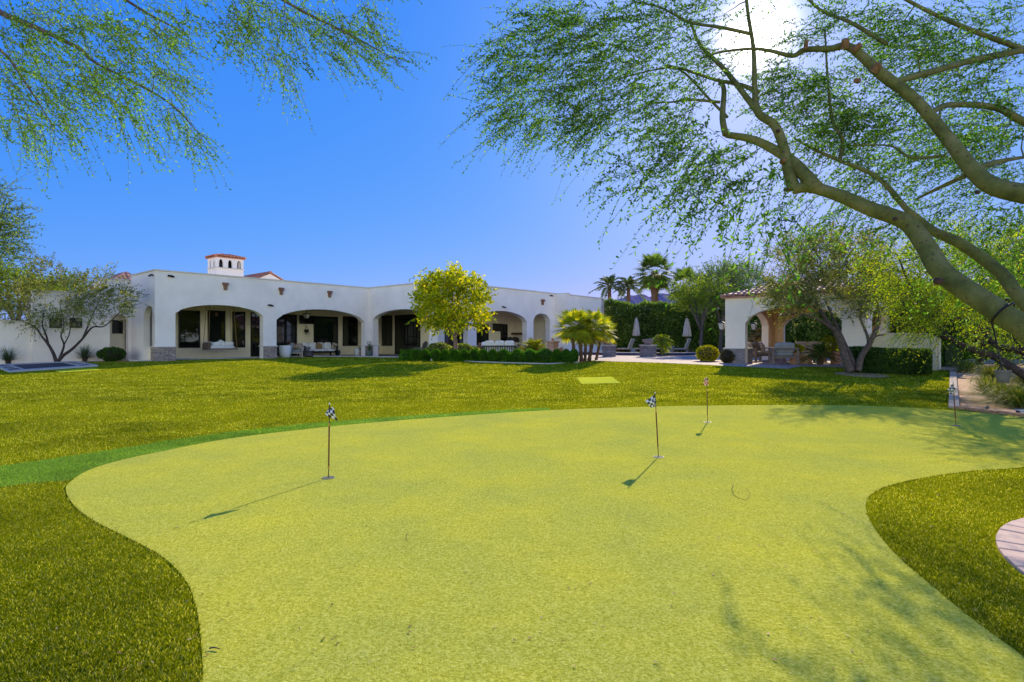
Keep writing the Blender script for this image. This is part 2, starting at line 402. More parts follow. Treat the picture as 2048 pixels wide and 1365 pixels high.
# brick-edged planting circle at the right
bc = thing('brick_edging', (bedC.x, bedC.y, 0), 'curved row of pinkish brick pavers round the gravel circle by the putting green', 'edging')
mb = MB(); nb = 66
for i in range(nb):
    a0 = 2*pi*i/nb+.0035; a1 = 2*pi*(i+1)/nb-.0035; r0, r1 = bedR-.15, bedR
    vs = [(r*cos(a), r*sin(a), z) for z in (-.02, .022+.003*sin(i*2.3)) for r, a in ((r0, a0), (r1, a0), (r1, a1), (r0, a1))]
    mb.add(vs, [(0,1,2,3),(4,5,6,7),(0,1,5,4),(1,2,6,5),(2,3,7,6),(3,0,4,7)])
mb.build('bricks', edgem, bc, bevel=.006)
o = sheet('gravel_bed', [(bedC.x+(bedR-.15)*cos(a), bedC.y+(bedR-.15)*sin(a)) for a in [2*pi*k/32 for k in range(32)]], .012, gravelmat('river_gravel', [(.35,.2,.12),(.55,.36,.22),(.25,.16,.1),(.65,.5,.38)], 45), px=False)
tag(o, kind='structure')
# straight brick edge of the lawn beside the path
be = thing('brick_border', gp(1905, 780), 'straight pale brick border between the lawn and the gravel path', 'edging')
mb = MB(); a, b = gp(1906, 742), gp(1908, 817); L = (b-a).length; n = int(L/.24); d = (b-a).normalized(); sdv = Vector((d.y, -d.x, 0)); sdv = -sdv if sdv.x < 0 else sdv
for i in range(n):
    p = a+d*(i*L/n); q = a+d*((i+.93)*L/n); z = gz(p.y, p.x)
    vs = [v+Vector((0, 0, zz-v.z+z)) - be.location for zz in (-.03, .05) for v in (p-sdv*.085, p+sdv*.085, q+sdv*.085, q-sdv*.085)]
    mb.add(vs, [(0,1,2,3),(4,5,6,7),(0,1,5,4),(1,2,6,5),(2,3,7,6),(3,0,4,7)])
mb.build('bricks', mat('pale_brick', (.52,.42,.34), (.42,.32,.26), 6, .85), be)
# thin concrete curbs along beds
def curb(name, pts, label, wd=.1, h=.05, m=concrete):
    P = [gp(*q) for q in pts]; mb = MB()
    for p, q in zip(P, P[1:]):
        d = (q-p).normalized(); mb.bar(p+Vector((0,0,h/2))-P[0]-d*.02, q+Vector((0,0,h/2))-P[0]+d*.02, wd, h)
    return tag(mb.build(name, m, loc=P[0]), label, 'curb')
curb('curb', BED, 'thin pale curb edging the lawn in front of the round boxwood bushes')
curb('curb', [(1915,818.5),(2048,833.5),(2300,867)], 'thin tan curb edging the gravel beside the putting green', .06, .05, gravelm)
curb('patio_edge', [(262,723),(320,722.5),(350,720),(440,718),(520,716.4),(620,713.9),(700,713.9),(803,715.6)], 'pale stone patio edge in front of the house arches', .3, .06)

# ---------------------------------------------------------------- the house
AH = radians(49.45); P0 = Vector((-17.58, 27.8)); D1 = Vector((cos(AH), sin(AH))); DY = Vector((-sin(AH), cos(AH)))
def hloc(px, py, x=None, y=None, P=P0, dx=D1, dy=DY):
    """where the ray of a pixel meets the wall plane local x=c or y=c; returns (other coordinate, z above z=0)"""
    r = Vector(((px-1024)/F, 1)); ax, c = (dx, x) if x is not None else (dy, y)
    D = (c+P.dot(ax))/r.dot(ax); q = r*D-P
    return (q.dot(dy) if x is not None else q.dot(dx)), CZ+(682.5-py)/F*D
def hp(x, y, z=0, P=P0, dx=D1, dy=DY): q = P+dx*x+dy*y; return Vector((q.x, q.y, z))
house = thing('house', (P0.x, P0.y, 0), 'long white stucco house with arched patios, parapet roof and clay tile roofs behind', 'house', rz=AH)
GZ = .3; TOP = 4.77; TW = .42
def archpts(s0, s1, zs, zc, n=16, ex=.62):
    o = []
    for i in range(n+1):
        t = -1+2*i/n; o.append(((s0+s1)/2+(s1-s0)/2*t, zs+(zc-zs)*(1-t*t)**ex))
    return o
def wall(name, axis, c, s0, s1, top, arches, back, m=stucco, z0=GZ-.45, top2=None, parent=None):
    """wall along local x (axis 'x', plane y=c) or local y; arches: (a,b,spring,crown[,ex]); back = signed thickness"""
    pl = [(s0, z0)]
    for a in sorted(arches):
        pl += [(a[0], z0)]+archpts(*a[:4], ex=a[4] if len(a) > 4 else .62)+[(a[1], z0)]
    pl += [(s1, z0), (s1, top if top2 is None else top2), (s0, top)]
    f = (lambda u, w_, k: (u, k, w_)) if axis == 'x' else (lambda u, w_, k: (k, u, w_))
    mb = MB(); mb.prism(pl, f, c, c+back)
    return mb.build(name, m, parent or house)
X1 = 12.5; Y3 = -6.75
xe = hloc(1110, 587, y=Y3)[0]; Y4 = Y3-.98; x5 = hloc(1208, 597, y=Y4)[0]
def A(p0, p1, ys, pc, yc, **k):
    """arch from pixel edges on a plane"""
    s0 = hloc(p0, ys, **k)[0]; s1 = hloc(p1, ys, **k)[0]
    zs = hloc(p0, ys, **k)[1]; zc = hloc(pc, yc, **k)[1]
    if s0 > s1: s0, s1 = s1, s0
    return [s0, s1, zs, zc]
a1 = A(351, 526.5, 627, 440, 610.5, y=0); a2 = A(553, 730, 640, 650, 619.5, y=0)
wall('wall', 'x', 0, 0, X1, TOP, [a1, a2], TW)
b1 = A(746, 858, 639, 802, 619, x=X1)
b1[0] = max(b1[0], Y3+.55)
wall('wall', 'y', X1, Y3, 0, TOP, [b1], TW)
c1 = A(889, 936, 640, 912, 622, y=Y3); c2 = A(953, 1054, 640, 1003, 622, y=Y3); c3 = A(1067, 1100, 642, 1083.5, 627.5, y=Y3)+[.5]
wall('wall', 'x', Y3, X1+TW, xe, TOP, [c1, c2, c3], TW)
wall('wall', 'y', xe, Y4, Y3+TW, TOP-.03, [], TW)
wall('wall', 'x', Y4, xe+TW, x5, TOP-.12, [], TW)
wall('wall', 'y', x5, Y4, 6, TOP-.12, [], -TW)
# left side wall with the narrow arch and the recessed niche
s1 = A(287, 309, 640, 298, 612, x=0)+[.5]
wall('wall', 'y', 0, TW, 3.7, TOP, [s1], TW)
n0 = hloc(220, 640, y=3.7)[0]; n1 = hloc(256.5, 640, y=3.7)[0]; zn = hloc(238, 629, y=3.7)[1]; zns = hloc(220, 641, y=3.7)[1]
xl = hloc(65, 700, y=3.7)[0]; zt = hloc(92, 584, y=3.7)[1]
wall('wall', 'x', 3.7, n0-.4, 0, TOP-.25, [[n0, n1, zns, zn, .5]], TW)
wall('wall', 'x', 3.7, xl, n0-.4, zt, [], TW)
MB().box(n0-.4, 0, 4.75, 5.0, GZ-.45, TOP-.3).build('wall', stucco_in, house)
MB().box(xl, -.0, 5.0, 5.3, GZ-.45, zt-.1).build('wall', stucco, house)
glw = thing('garden_wall', hp(xl, 3.8, .2), 'low white garden wall running out of the picture at the left edge', 'wall', rz=AH)
zg = hloc(30, 643, y=3.8)[1]-.2
MB().box(-7, -.003, 0, .25, -.3, zg).build('wall', stucco, glw); MB().box(-7, -.003, -.03, .28, zg+.001, zg+.06).build('cap', trimm, glw)
# back walls of the porches
YB = 4.0; XB = X1+4.0; YB3 = Y3+4.0
MB().box(TW, XB+.3, YB, YB+.3, GZ-.1, 4.2).build('porch_wall', stucco_in, house)
MB().box(XB, XB+.3, YB3, YB, GZ-.1, 4.2).build('porch_wall', stucco_in, house)
MB().box(XB+.3, xe+TW, YB3, YB3+.3, GZ-.1, 4.2).build('porch_wall', stucco_in, house)
MB().box(xe-.02, xe+TW-.01, Y3+TW, YB3, GZ-.1, 4.2).build('porch_wall', stucco_in, house)
# porch ceiling (= roof slab) in three pieces
rb = MB(); rb.box(TW, XB+.6, TW, 13, 3.55, 4.1); rb.box(X1+TW, XB+.6, Y3+TW, TW, 3.553, 4.103); rb.box(XB+.6, x5-TW, Y3+TW, 13, 3.55, 4.1); rb.box(xe+TW, x5-TW, Y4+TW, Y3+TW, 3.553, 4.103)
rb.build('roof_slab', stucco_in, house)
rb = MB(); rb.box(0, x5, 13, 13.3, GZ, TOP-.6); rb.box(-.3, 0, 5.3, 13.3, GZ, TOP-.5); rb.build('rear_wall', stucco, house)
# parapet trim
tb = MB(); e = .05; h0, h1 = TOP-.001, TOP+.07
tb.box(-e, X1-e, -e, TW+e, h0, h1); tb.box(X1-e, X1+TW+e, Y3-e, TW+e, h0, h1); tb.box(X1+TW+e, xe-.001, Y3-e, Y3+TW+e, h0, h1)
tb.box(-e, TW+e, TW+e, 3.7-e, h0, h1)
tb.box(xe, xe+TW+e, Y4-e, Y3+TW+e, h0-.03, h1-.03); tb.box(xe+TW+e, x5+e, Y4-e, Y4+TW+e, h0-.12, h1-.12)
tb.box(n0-.45, -e-.001, 3.7-e, 4.2, TOP-.25, TOP-.18); tb.box(xl, n0-.45, 3.65, 4.2, zt, zt+.08)
tb.build('parapet_trim', trimm, house)
# stone pier bases
def base(x0, x1_, y0, y1_, h):
    b_ = MB().box(x0, x1_, y0, y1_, GZ-.45, h).build('pier_base', ledger, house)
    MB().box(x0-.04, x1_+.04, y0-.04, y1_+.04, h, h+.05).build('cap', trimm, b_)
hb = hloc(330, 695, y=0)[1]
base(-.05, a1[0]-.001, -.06, TW+.06, hb); base(a1[1]+.001, a2[0]-.001, -.06, TW+.06, hb); base(a2[1]+.001, X1-.07, -.06, TW+.06, hb-.02)
base(X1-.06, X1+TW+.06, b1[1]+.001, -.065, hb); base(X1-.06, X1+TW+.06, Y3-.05, b1[0]-.001, hb)
base(c1[1]+.001, c2[0]-.001, Y3-.06, Y3+TW+.06, hb); base(c2[1]+.001, c3[0]-.001, Y3-.06, Y3+TW+.06, hb)
# windows and doors
def window(p0, p1, y0, y1, kind='window', mx=0, mz=(), door=False, fr=.06, x=None, y=None, flip=1, m=glass):
    k = dict(x=x) if x is not None else dict(y=y)
    s0, zt_ = hloc(p0, y0, **k); s1_, _ = hloc(p1, y0, **k); zb = hloc(p0, y1, **k)[1]
    if s0 > s1_: s0, s1_ = s1_, s0
    if door: zb = GZ+.03
    c = x if x is not None else y
    F_ = (lambda a_, b_, z0, z1, c0, c1_, mb: mb.box(a_, b_, c0, c1_, z0, z1)) if y is not None else (lambda a_, b_, z0, z1, c0, c1_, mb: mb.box(c0, c1_, a_, b_, z0, z1))
    fm = MB(); o0, o1 = c-.07, c-.002
    F_(s0, s0+fr, zb, zt_, o0, o1, fm); F_(s1_-fr, s1_, zb, zt_, o0, o1, fm); F_(s0+fr, s1_-fr, zt_-fr, zt_, o0, o1, fm); F_(s0+fr, s1_-fr, zb, zb+fr*(2 if door else 1), o0, o1, fm)
    for i in range(mx):
        q = s0+(s1_-s0)*(i+1)/(mx+1); F_(q-.018, q+.018, zb+fr*2, zt_-fr, o0+.01, o1-.01, fm)
    for z in mz:
        q = zb+(zt_-zb)*z; F_(s0+fr, s1_-fr, q-.02, q+.02, o0+.013, o1-.013, fm)
    fo = fm.build('door' if door else 'window', blackm, house)
    pm = MB(); F_(s0+fr*.5, s1_-fr*.5, zb+fr*.5, zt_-fr*.5, c-.03, c-.012, pm); pm.build('pane', m, fo)
    return fo, s0, s1_, zb, zt_
window(356.5, 399.5, 620.5, 696.5, y=YB); window(415, 450, 621, 696.2, y=YB); window(464.5, 489.5, 623.5, 695.8, y=YB)
window(501, 521, 625, 708, y=YB, door=True, mx=1, mz=(.3, .5, .7, .87))
window(551, 570, 628, 708, y=YB, door=True, mx=0, mz=(.3, .5, .7, .87)); window(571, 593, 629, 708, y=YB, door=True, mx=1, mz=(.3, .5, .7, .87))
window(627, 675, 632.5, 692.5, y=YB, mx=0, mz=(.73,)); window(685, 714.5, 633, 692.5, y=YB, mz=(.73,))
window(757, 785, 632.5, 692, x=XB, mx=1, mz=(.73,)); window(791, 841, 631, 705, x=XB, door=True, mx=3, mz=(.45, .76))
window(888, 908, 650, 706, y=YB3, door=True, mx=1, mz=(.75,)); window(910, 926, 650, 706, y=YB3, door=True, mx=1, mz=(.75,))
window(945, 976, 648, 706, y=YB3, door=True, mx=1, mz=(.75,)); window(1001, 1014, 648.5, 681.5, y=YB3, mx=1)
window(1062, 1090.5, 643.5, 668, y=YB3)
window(224, 245, 640.5, 667.5, y=4.75, mz=(.5,))
window(98.5, 124, 636.5, 656, y=3.7); window(139, 163.5, 636.5, 656, y=3.7)
# glazing of the narrow side arch
window(291, 309, 613, 697, x=.30, mx=0) if False else None
w_ = MB().box(.28, .33, s1[0]+.02, s1[1]-.02, .95, s1[3]-.06).build('window', glass, house)
MB().box(.24, .38, s1[0], s1[1], GZ, .95).build('sill_wall', stucco_in, house)
# copper scuppers, cameras
def scupper(px, py, **k):
    s, z = hloc(px, py, **k); c = list(k.values())[0]; mb = MB()
    if 'y' in k:
        mb.box(s-.14, s+.14, c-.16, c-.002, z+.07, z+.2); mb.box(s-.1, s+.1, c-.22, c-.161, z+.05, z+.18); mb.prism([(s-.1, z+.068), (s+.1, z+.068), (s+.06, z-.2), (s-.06, z-.2)], lambda u, w_, q: (u, q, w_), c-.12, c-.003)
    mb.build('scupper', copper, house)
for q in ((450, 573.5), (561.5, 583), (658.5, 589)): scupper(*q, y=0)
scupper(1084, 605, y=Y3)
def seccam(px, py, **k):
    s, z = hloc(px, py, **k); c = k.get('y', k.get('x')); mb = MB()
    if 'y' in k: mb.box(s-.05, s+.05, c-.1, c-.003, z-.03, z+.03); mb.tube([(s-.16, c-.12, z-.01), (s+.12, c-.14, z-.05)], .045, 8)
    else: mb.box(c-.1, c-.003, s-.05, s+.05, z-.03, z+.03); mb.tube([(c-.12, s-.14, z-.01), (c-.14, s+.12, z-.05)], .045, 8)
    mb.build('security_camera', blackm, house)
seccam(341, 552, y=0); seccam(540, 610.5, y=0); seccam(1006, 614, y=Y3); seccam(1101, 591, y=Y3); seccam(306, 550.5, x=0)
# kitchen hood, backsplash, left TV panels
s0, z0 = hloc(1025, 666, y=YB3); s1_, _ = hloc(1052, 666, y=YB3)
hd = MB(); zt_ = 3.5
hd.add([(s0-.1, YB3-.9, z0), (s1_+.4, YB3-.9, z0), (s1_+.4, YB3-.003, z0), (s0-.1, YB3-.003, z0), (s0+.35, YB3-.5, zt_), (s1_+.2, YB3-.5, zt_), (s1_+.2, YB3-.003, zt_), (s0+.35, YB3-.003, zt_)],
 [(0,1,2,3),(4,5,6,7),(0,1,5,4),(1,2,6,5),(2,3,7,6),(3,0,4,7)])
ho = hd.build('range_hood', stucco_in, house)
MB().box(s0-.16, s1_+.45, YB3-.96, YB3-.004, z0-.16, z0-.002).build('mantel', mat('dark_wood', (.10, .05, .03), None, 10, .6), ho)
sa, za = hloc(1029, 663.5, y=YB3)
MB().box(sa, s1_+.3, YB3-.03, YB3-.004, za-.5, za-.02).build('backsplash', brickmat('backsplash_tile', (.40, .22, .12), (.30, .16, .10), (.6, .5, .4), .12, .12, .012, off=0), house)
# barrel tile slope: eave a->b, upper edge c (above a) -> d (above b)
def tiles(mb, a, b, c, d, wd=.24, ln=.36, r=.1, m=0):
    a, b, c, d = map(Vector, (a, b, c, d)); n = max(2, int((b-a).length/wd)); ex = (b-a).normalized()
    nrm = (b-a).cross(c-a).normalized(); nrm = -nrm if nrm.z < 0 else nrm; upd = nrm.cross(ex); upd = -upd if upd.z < 0 else upd
    mb.add([a+nrm*.0, b, d, c], [(0, 1, 2, 3)], m)
    def length(s):   # distance up the slope at eave position s
        h = (c-a).dot(upd); ca, cd_ = (c-a).dot(ex), (d-a).dot(ex); W = (b-a).length
        if s < ca: return h*s/max(ca, 1e-6)
        if s > cd_: return h*(W-s)/max(W-cd_, 1e-6)
        return h
    for i in range(n):
        s = (i+.5)*(b-a).length/n; L = length(s); k = max(1, int(math.ceil(L/ln-.3)))
        for j in range(k):
            t0 = j*ln-.03; t1 = min(L+.03, (j+1)*ln+.02)
            if t1-t0 < .05: continue
            jt = random.uniform(-.006, .006)
            o0 = a+ex*(s+jt)+upd*t0+nrm*.035; o1 = a+ex*s+upd*t1+nrm*.01
            vs = []
            for o_, rr in ((o0, r*1.05), (o1, r*.85)):
                for q in range(6):
                    an = pi*q/5; vs.append(o_+ex*cos(an)*rr+nrm*sin(an)*rr*.8)
            mb.add(vs, [(q, q+1, q+7, q+6) for q in range(5)]+[(0, 1, 2, 3, 4, 5)], m)
def hip(parent, name, x0, x1_, y0, y1_, z, h, ov, m, ridge=None, wd=.24):
    x0 -= ov; x1_ += ov; y0 -= ov; y1_ += ov
    rx = min((x1_-x0), (y1_-y0))/2
    if (x1_-x0) >= (y1_-y0): c, d = (x0+rx, (y0+y1_)/2, z+h), (x1_-rx, (y0+y1_)/2, z+h)
    else: c, d = ((x0+x1_)/2, y0+rx, z+h), ((x0+x1_)/2, y1_-rx, z+h)
    mb = MB()
    P_ = [(x0, y0, z), (x1_, y0, z), (x1_, y1_, z), (x0, y1_, z)]
    if (x1_-x0) >= (y1_-y0): Q = [(c, d), (d, d), (d, c), (c, c)]
    else: Q = [(c, c), (c, d), (d, d), (d, c)]
    for i in range(4): tiles(mb, P_[i], P_[(i+1) % 4], Q[i][0], Q[i][1], wd)
    for i in range(4): mb.tube([P_[i], Q[i][0]], .09, 6)
    mb.box(x0+.03, x1_-.03, y0+.03, y1_-.03, z-.08, z-.01)
    return mb.build(name, m, parent, smooth='auto')
# chimney towers: hollow lantern with arched openings under a small tile cap
def tower(pxl, pxr, ytop, ybase, depth, ncol, m=stucco):
    """front face spans pxl..pxr at plane y=depth (local)"""
    s0, zt_ = hloc(pxl, ytop, y=depth); s1_, _ = hloc(pxr, ytop, y=depth); W = s1_-s0
    zo = zt_-W*.42; zb = 3.6; dd = W*.8; t = .12
    mb = MB().box(s0, s1_, depth, depth+dd, zb, zo); ch = mb.build('chimney', m, house)
    def ring(axis, c, a_, b_, back, n):
        w1 = (b_-a_)/n; ar = [(a_+w1*(i+.27), a_+w1*(i+.73), zo+.25*(zt_-zo)+.12, zo+.75*(zt_-zo)) for i in range(n)]
        wall('arcade', axis, c, a_, b_, zt_, [(q0, q1, zs_, zc_, .5) for q0, q1, zs_, zc_ in ar], back, m, z0=zo+.001, parent=ch)
    ring('x', depth, s0, s1_, t, ncol); ring('x', depth+dd, s0, s1_, -t, ncol)
    ring('y', s0, depth+t, depth+dd-t, t, 2); ring('y', s1_, depth+t, depth+dd-t, -t, 2)
    MB().box(s0-.07, s1_+.07, depth-.07, depth+dd+.07, zo-.05, zo-.0).build('band', trimm, ch)
    MB().box(s0+.35*W, s0+.65*W, depth+dd*.3, depth+dd*.7, zo, zt_-.15).build('flue', blackm, ch)
    hip(ch, 'tile_cap', s0, s1_, depth, depth+dd, zt_, W*.13, .1, tilem, wd=.2)
tower(433, 487, 512, 556, 7.0, 3)
tower(930, 962, 560, 575, 1.0, 3)
# tiled roofs rising behind the parapet
s0, z0 = hloc(215, 573, y=9.5); s1_, _ = hloc(300, 573, y=9.5); zt_ = hloc(250, 550, y=11)[1]
hip(house, 'tile_roof', s0, s1_, 9.0, 12.5, TOP-.1, max(.6, zt_-TOP+.15), .2, tilep)
s0, _ = hloc(500, 556, y=9.0); s1_, _ = hloc(578, 560, y=9.0); _, zr = hloc(541, 546.5, y=9.0)
rb = MB(); sm = (s0+s1_)/2; rb.prism([(s0, TOP-.6), (s1_, TOP-.6), (s1_, zr-.75), (sm, zr-.05), (s0, zr-.75)], lambda u, w_, q: (u, q, w_), 9.0, 12.9)
gb = rb.build('gable', stucco, house)
rb = MB(); tiles(rb, (s0-.25, 13, zr-.85), (s0-.25, 8.85, zr-.85), (sm, 13, zr), (sm, 8.85, zr)); tiles(rb, (s1_+.25, 8.85, zr-.85), (s1_+.25, 13, zr-.85), (sm, 8.85, zr), (sm, 13, zr))
rb.tube([(sm, 8.85, zr+.03), (sm, 13, zr+.03)], .1, 6)
rb.build('tile_roof', tilem, gb, smooth='auto')
# patio floor of the house
pf = [tuple(gp(*q)[:2]) for q in [(262,723.3),(320,722.8),(350,720.4),(440,718.4),(520,716.7),(620,714.1),(700,714.1),(803,715.9),(879,720.5),(958,724.5),(1017,726.5),(1094,728.5),(1160,725.6)]]
q = [hp(x5+1, Y4-.5), hp(x5+1, 4), hp(XB, 4.1), hp(0, 4.1), hp(0, 3.6)]
tag(sheet('patio', pf+[tuple(v[:2]) for v in q], .008, patiom, px=False), kind='structure')
# ---------------------------------------------------------------- vegetation helpers
def nrm(a): return a/np.maximum(1e-9, np.linalg.norm(a, axis=-1, keepdims=True))
def leafquads(B, D, L, W, rg, fold=0):
    n = len(B); D = nrm(D); R = rg.normal(size=(n, 3)); Sd = nrm(np.cross(D, R))
    L = (L*(.7+.6*rg.random(n)))[:, None]; W = (W*(.7+.6*rg.random(n)))[:, None]
    return np.stack([B, B+D*L*.5+Sd*W*.5, B+D*L, B+D*L*.5-Sd*W*.5], 1)
def shoots(C, bias, k, l, spread, droop, nl, LL, LW, rg, twig=.004, jit=.0, along=.5, start=0.0):
    """k shoots from each centre C along bias; returns leaf quads and ribbon quads of the shoots"""
    M = len(C); C = np.repeat(C, k, 0); b = np.repeat(bias, k, 0); n = len(C)
    C = C+rg.normal(size=(n, 3))*jit
    D = nrm(nrm(b)+rg.normal(size=(n, 3))*spread); ln = l*(.55+.9*rg.random(n))
    t = start+(1-start)*(np.arange(nl)+.5)/nl
    P = C[:, None]+D[:, None]*(ln[:, None]*t)[..., None]; P[..., 2] -= droop*ln[:, None]*t**2
    T = nrm(D[:, None]*np.ones((1, nl, 1))+np.array([0, 0, -2*droop])*t[None, :, None])
    LD = nrm(T*along+rg.normal(size=P.shape)*.55)
    L = leafquads(P.reshape(-1, 3), LD.reshape(-1, 3), LL, LW, rg)
    ks = 3; tt = np.linspace(0, 1, ks+1)
    Q = C[:, None]+D[:, None]*(ln[:, None]*tt)[..., None]; Q[..., 2] -= droop*ln[:, None]*tt**2
    rb = []
    for a in range(2):
        Sd = nrm(np.cross(D, rg.normal(size=D.shape)))[:, None]*twig*(1-.7*tt)[None, :, None]
        for i in range(ks): rb.append(np.stack([Q[:, i]-Sd[:, i], Q[:, i]+Sd[:, i], Q[:, i+1]+Sd[:, i+1], Q[:, i+1]-Sd[:, i+1]], 1))
    return L, np.concatenate(rb)
def limb(pts, r0, r1, n=5, wob=0, rg=None):
    """smooth curve through points with tapering radius"""
    P = [np.array(p, float) for p in pts]; out = []; N = len(P)
    for i in range(N-1):
        a, b, c, d = P[max(0, i-1)], P[i], P[i+1], P[min(N-1, i+2)]
        for k in range(n):
            t = k/n; out.append(.5*((2*b)+(c-a)*t+(2*a-5*b+4*c-d)*t*t+(3*b-a-3*c+d)*t**3))
    out.append(P[-1]); m = len(out)
    R = [r0+(r1-r0)*(i/(m-1)) for i in range(m)] if not hasattr(r0, '__len__') else list(np.interp(np.linspace(0, 1, m), np.linspace(0, 1, len(r0)), r0))
    if wob and rg is not None: out = [o+rg.normal(size=3)*wob*R[i] for i, o in enumerate(out)]
    return out, R
def grow(mb, limbs, targets, rg, rt=.006, seg=5, sag=.15, rmax=.6, minr=.004, mid=3):
    """connects every target to the nearest branch node; returns direction of arrival at each target"""
    NP = []; NR = []
    for pts, R in limbs:
        for a, r in zip(pts[1:], R[1:]): NP.append(a); NR.append(r)
    NP = np.array(NP); NR = np.array(NR)
    T = np.array(targets); d0 = np.min(np.linalg.norm(T[:, None]-NP[None], axis=2), 1); order = np.argsort(d0)
    out = np.zeros_like(T)
    for i in order:
        t = T[i]; d = np.linalg.norm(NP-t, axis=1)+NR*0; j = int(np.argmin(d)); L = d[j]
        if L < 1e-3: out[i] = (0, 0, 1); continue
        a = NP[j]; r0 = min(NR[j]*rmax, rt+L*.012); v = (t-a)
        off = rg.normal(size=3)*L*.12; off[2] += L*sag
        pts = []; 
        for k in range(mid+2):
            u = k/(mid+1); pts.append(a+v*u+off*4*u*(1-u)*.5+(rg.normal(size=3)*L*.025 if 0 < k < mid+1 else 0))
        R = [r0+(minr-r0)*(k/(mid+1)) for k in range(mid+2)]
        mb.tube(pts, R, seg, cap=False)
        NP = np.concatenate([NP, np.array(pts[1:])]); NR = np.concatenate([NR, np.array(R[1:])])
        out[i] = nrm((pts[-1]-pts[-2])[None])[0]
    return out
def ell(n, c, r, rg, shell=.35, low=-1.0):
    """points in an ellipsoid, denser towards its skin, none below low"""
    o = []
    while len(o) < n:
        p = rg.normal(size=3); p /= np.linalg.norm(p); q = p*(shell+(1-shell)*rg.random()**.5)
        if q[2] < low: continue
        o.append(np.array(c)+q*np.array(r))
    return o
def pixblob(n, cx, cy, rx, ry, y0, y1, rg, rot=0):
    o = []; cr, sr = cos(rot), sin(rot)
    for _ in range(n):
        a = rg.random()*2*pi; q = sqrt(rg.random()); Y = y0+(y1-y0)*rg.random()
        u, v = q*cos(a)*rx, q*sin(a)*ry
        o.append(np.array(at(cx+u*cr-v*sr, cy+u*sr+v*cr, Y)))
    return o
pG0 = lambda px, Y: Vector(((px-1024)/F*Y, Y, gz(Y, (px-1024)/F*Y)))
def A3(p): return np.array(p, float)

# ---- big palo verde leaning in from the right
rg = np.random.default_rng(11)
pvbark, t_, p_, o_ = nodes('palo_verde_bark')
n_ = noise(t_, 3.5, 5); c_ = ramp(t_, n_.outputs[0], [(.3, (.06, .07, .02)), (.5, (.13, .14, .035)), (.68, (.19, .18, .07))])
n2_ = noise(t_, 26, 2); c_ = mixc(t_, c_, (.09, .05, .03), ramp(t_, n2_.outputs[0], [(.60, (0, 0, 0)), (.70, (1, 1, 1))]))
t_.links.new(c_, p_.inputs['Base Color']); p_.inputs['Roughness'].default_value = .75; p_.inputs['Specular IOR Level'].default_value = .2
bump(t_, p_, noise(t_, 16, 6, .75).outputs[0], .9, .03)
pvleaf = leafmat('palo_verde_leaf', [(.03, .085, .01), (.06, .15, .016), (.11, .24, .03), (.30, .42, .16)], .5, (1.4, 1.7, .5), .6, 1.6)
stub = mat('cut_wood', (.22, .13, .06), (.10, .05, .025), 20, .9)
rust = mat('branch_scar', (.06, .035, .025), (.05, .025, .02), 25, .95, .8, .01)
pv = thing('palo_verde_tree', (7.6, 4.6, 0), 'big green-barked tree leaning in from the right with thick limbs and feathery canopy', 'tree')
PB = Vector((7.6, 4.6, 0))
def L_(pix): return [A3(at(x, y, Y)) for x, y, Y in pix]
M1 = [A3((7.6, 4.6, -.05)), A3((7.4, 4.8, .7)), A3((6.6, 5.2, 1.15))]+L_([(2120, 690, 5.75), (2048, 655, 5.9), (1965, 602, 6.2), (1885, 545, 6.55), (1850, 490, 6.8), (1812, 445, 7.0), (1740, 418, 7.2), (1680, 392, 7.4), (1620, 375, 7.55), (1585, 380, 7.65)])
m1 = limb(M1, [.22, .20, .19, .17, .15, .145, .14, .13, .12, .11, .10, .09, .08], 0, 5)
M1b = L_([(1588, 378, 7.65), (1578, 345, 7.7), (1566, 290, 7.8), (1548, 250, 7.9), (1518, 228, 8.0), (1510, 190, 8.1), (1507, 100, 8.3), (1495, 20, 8.5), (1488, -60, 8.7)])
m1b = limb(M1b, [.085, .075, .065, .06, .055, .04, .03, .025, .02], 0, 5)
M1c = L_([(1632, 378, 7.5), (1605, 345, 7.6), (1580, 320, 7.75), (1540, 295, 7.9), (1500, 278, 8.0), (1452, 270, 8.1)])
m1c = limb(M1c, [.10, .085, .075, .065, .055, .045], 0, 5)
M2 = [A3((7.6, 4.6, .3)), A3((7.9, 5.0, 1.8))]+L_([(2250, 430, 5.9), (2120, 398, 6.1), (2048, 388, 6.3), (1985, 372, 6.5), (1945, 340, 6.65), (1890, 270, 6.9), (1830, 200, 7.1), (1765, 150, 7.3), (1700, 95, 7.5), (1660, 98, 7.6), (1610, 100, 7.7), (1585, 112, 7.75), (1540, 102, 7.85), (1500, 98, 8.0), (1440, 105, 8.2), (1400, 118, 8.4)])
m2 = limb(M2, [.2, .18, .16, .14, .13, .12, .105, .09, .08, .085, .06, .05, .045, .036, .028, .024, .02, .016], 0, 5)
M3 = [A3((7.6, 4.6, .2)), A3((7.5, 5.2, .9))]+L_([(2180, 680, 6.2), (2090, 640, 6.3), (2035, 590, 6.5), (2000, 545, 6.7), (1925, 490, 7.0), (1865, 462, 7.2), (1840, 440, 7.3), (1810, 415, 7.4), (1755, 355, 7.6), (1680, 322, 7.8), (1630, 300, 8.0), (1590, 278, 8.2)])
m3 = limb(M3, [.17, .16, .12, .10, .09, .085, .078, .07, .05, .045, .038, .03, .025, .018], 0, 5)
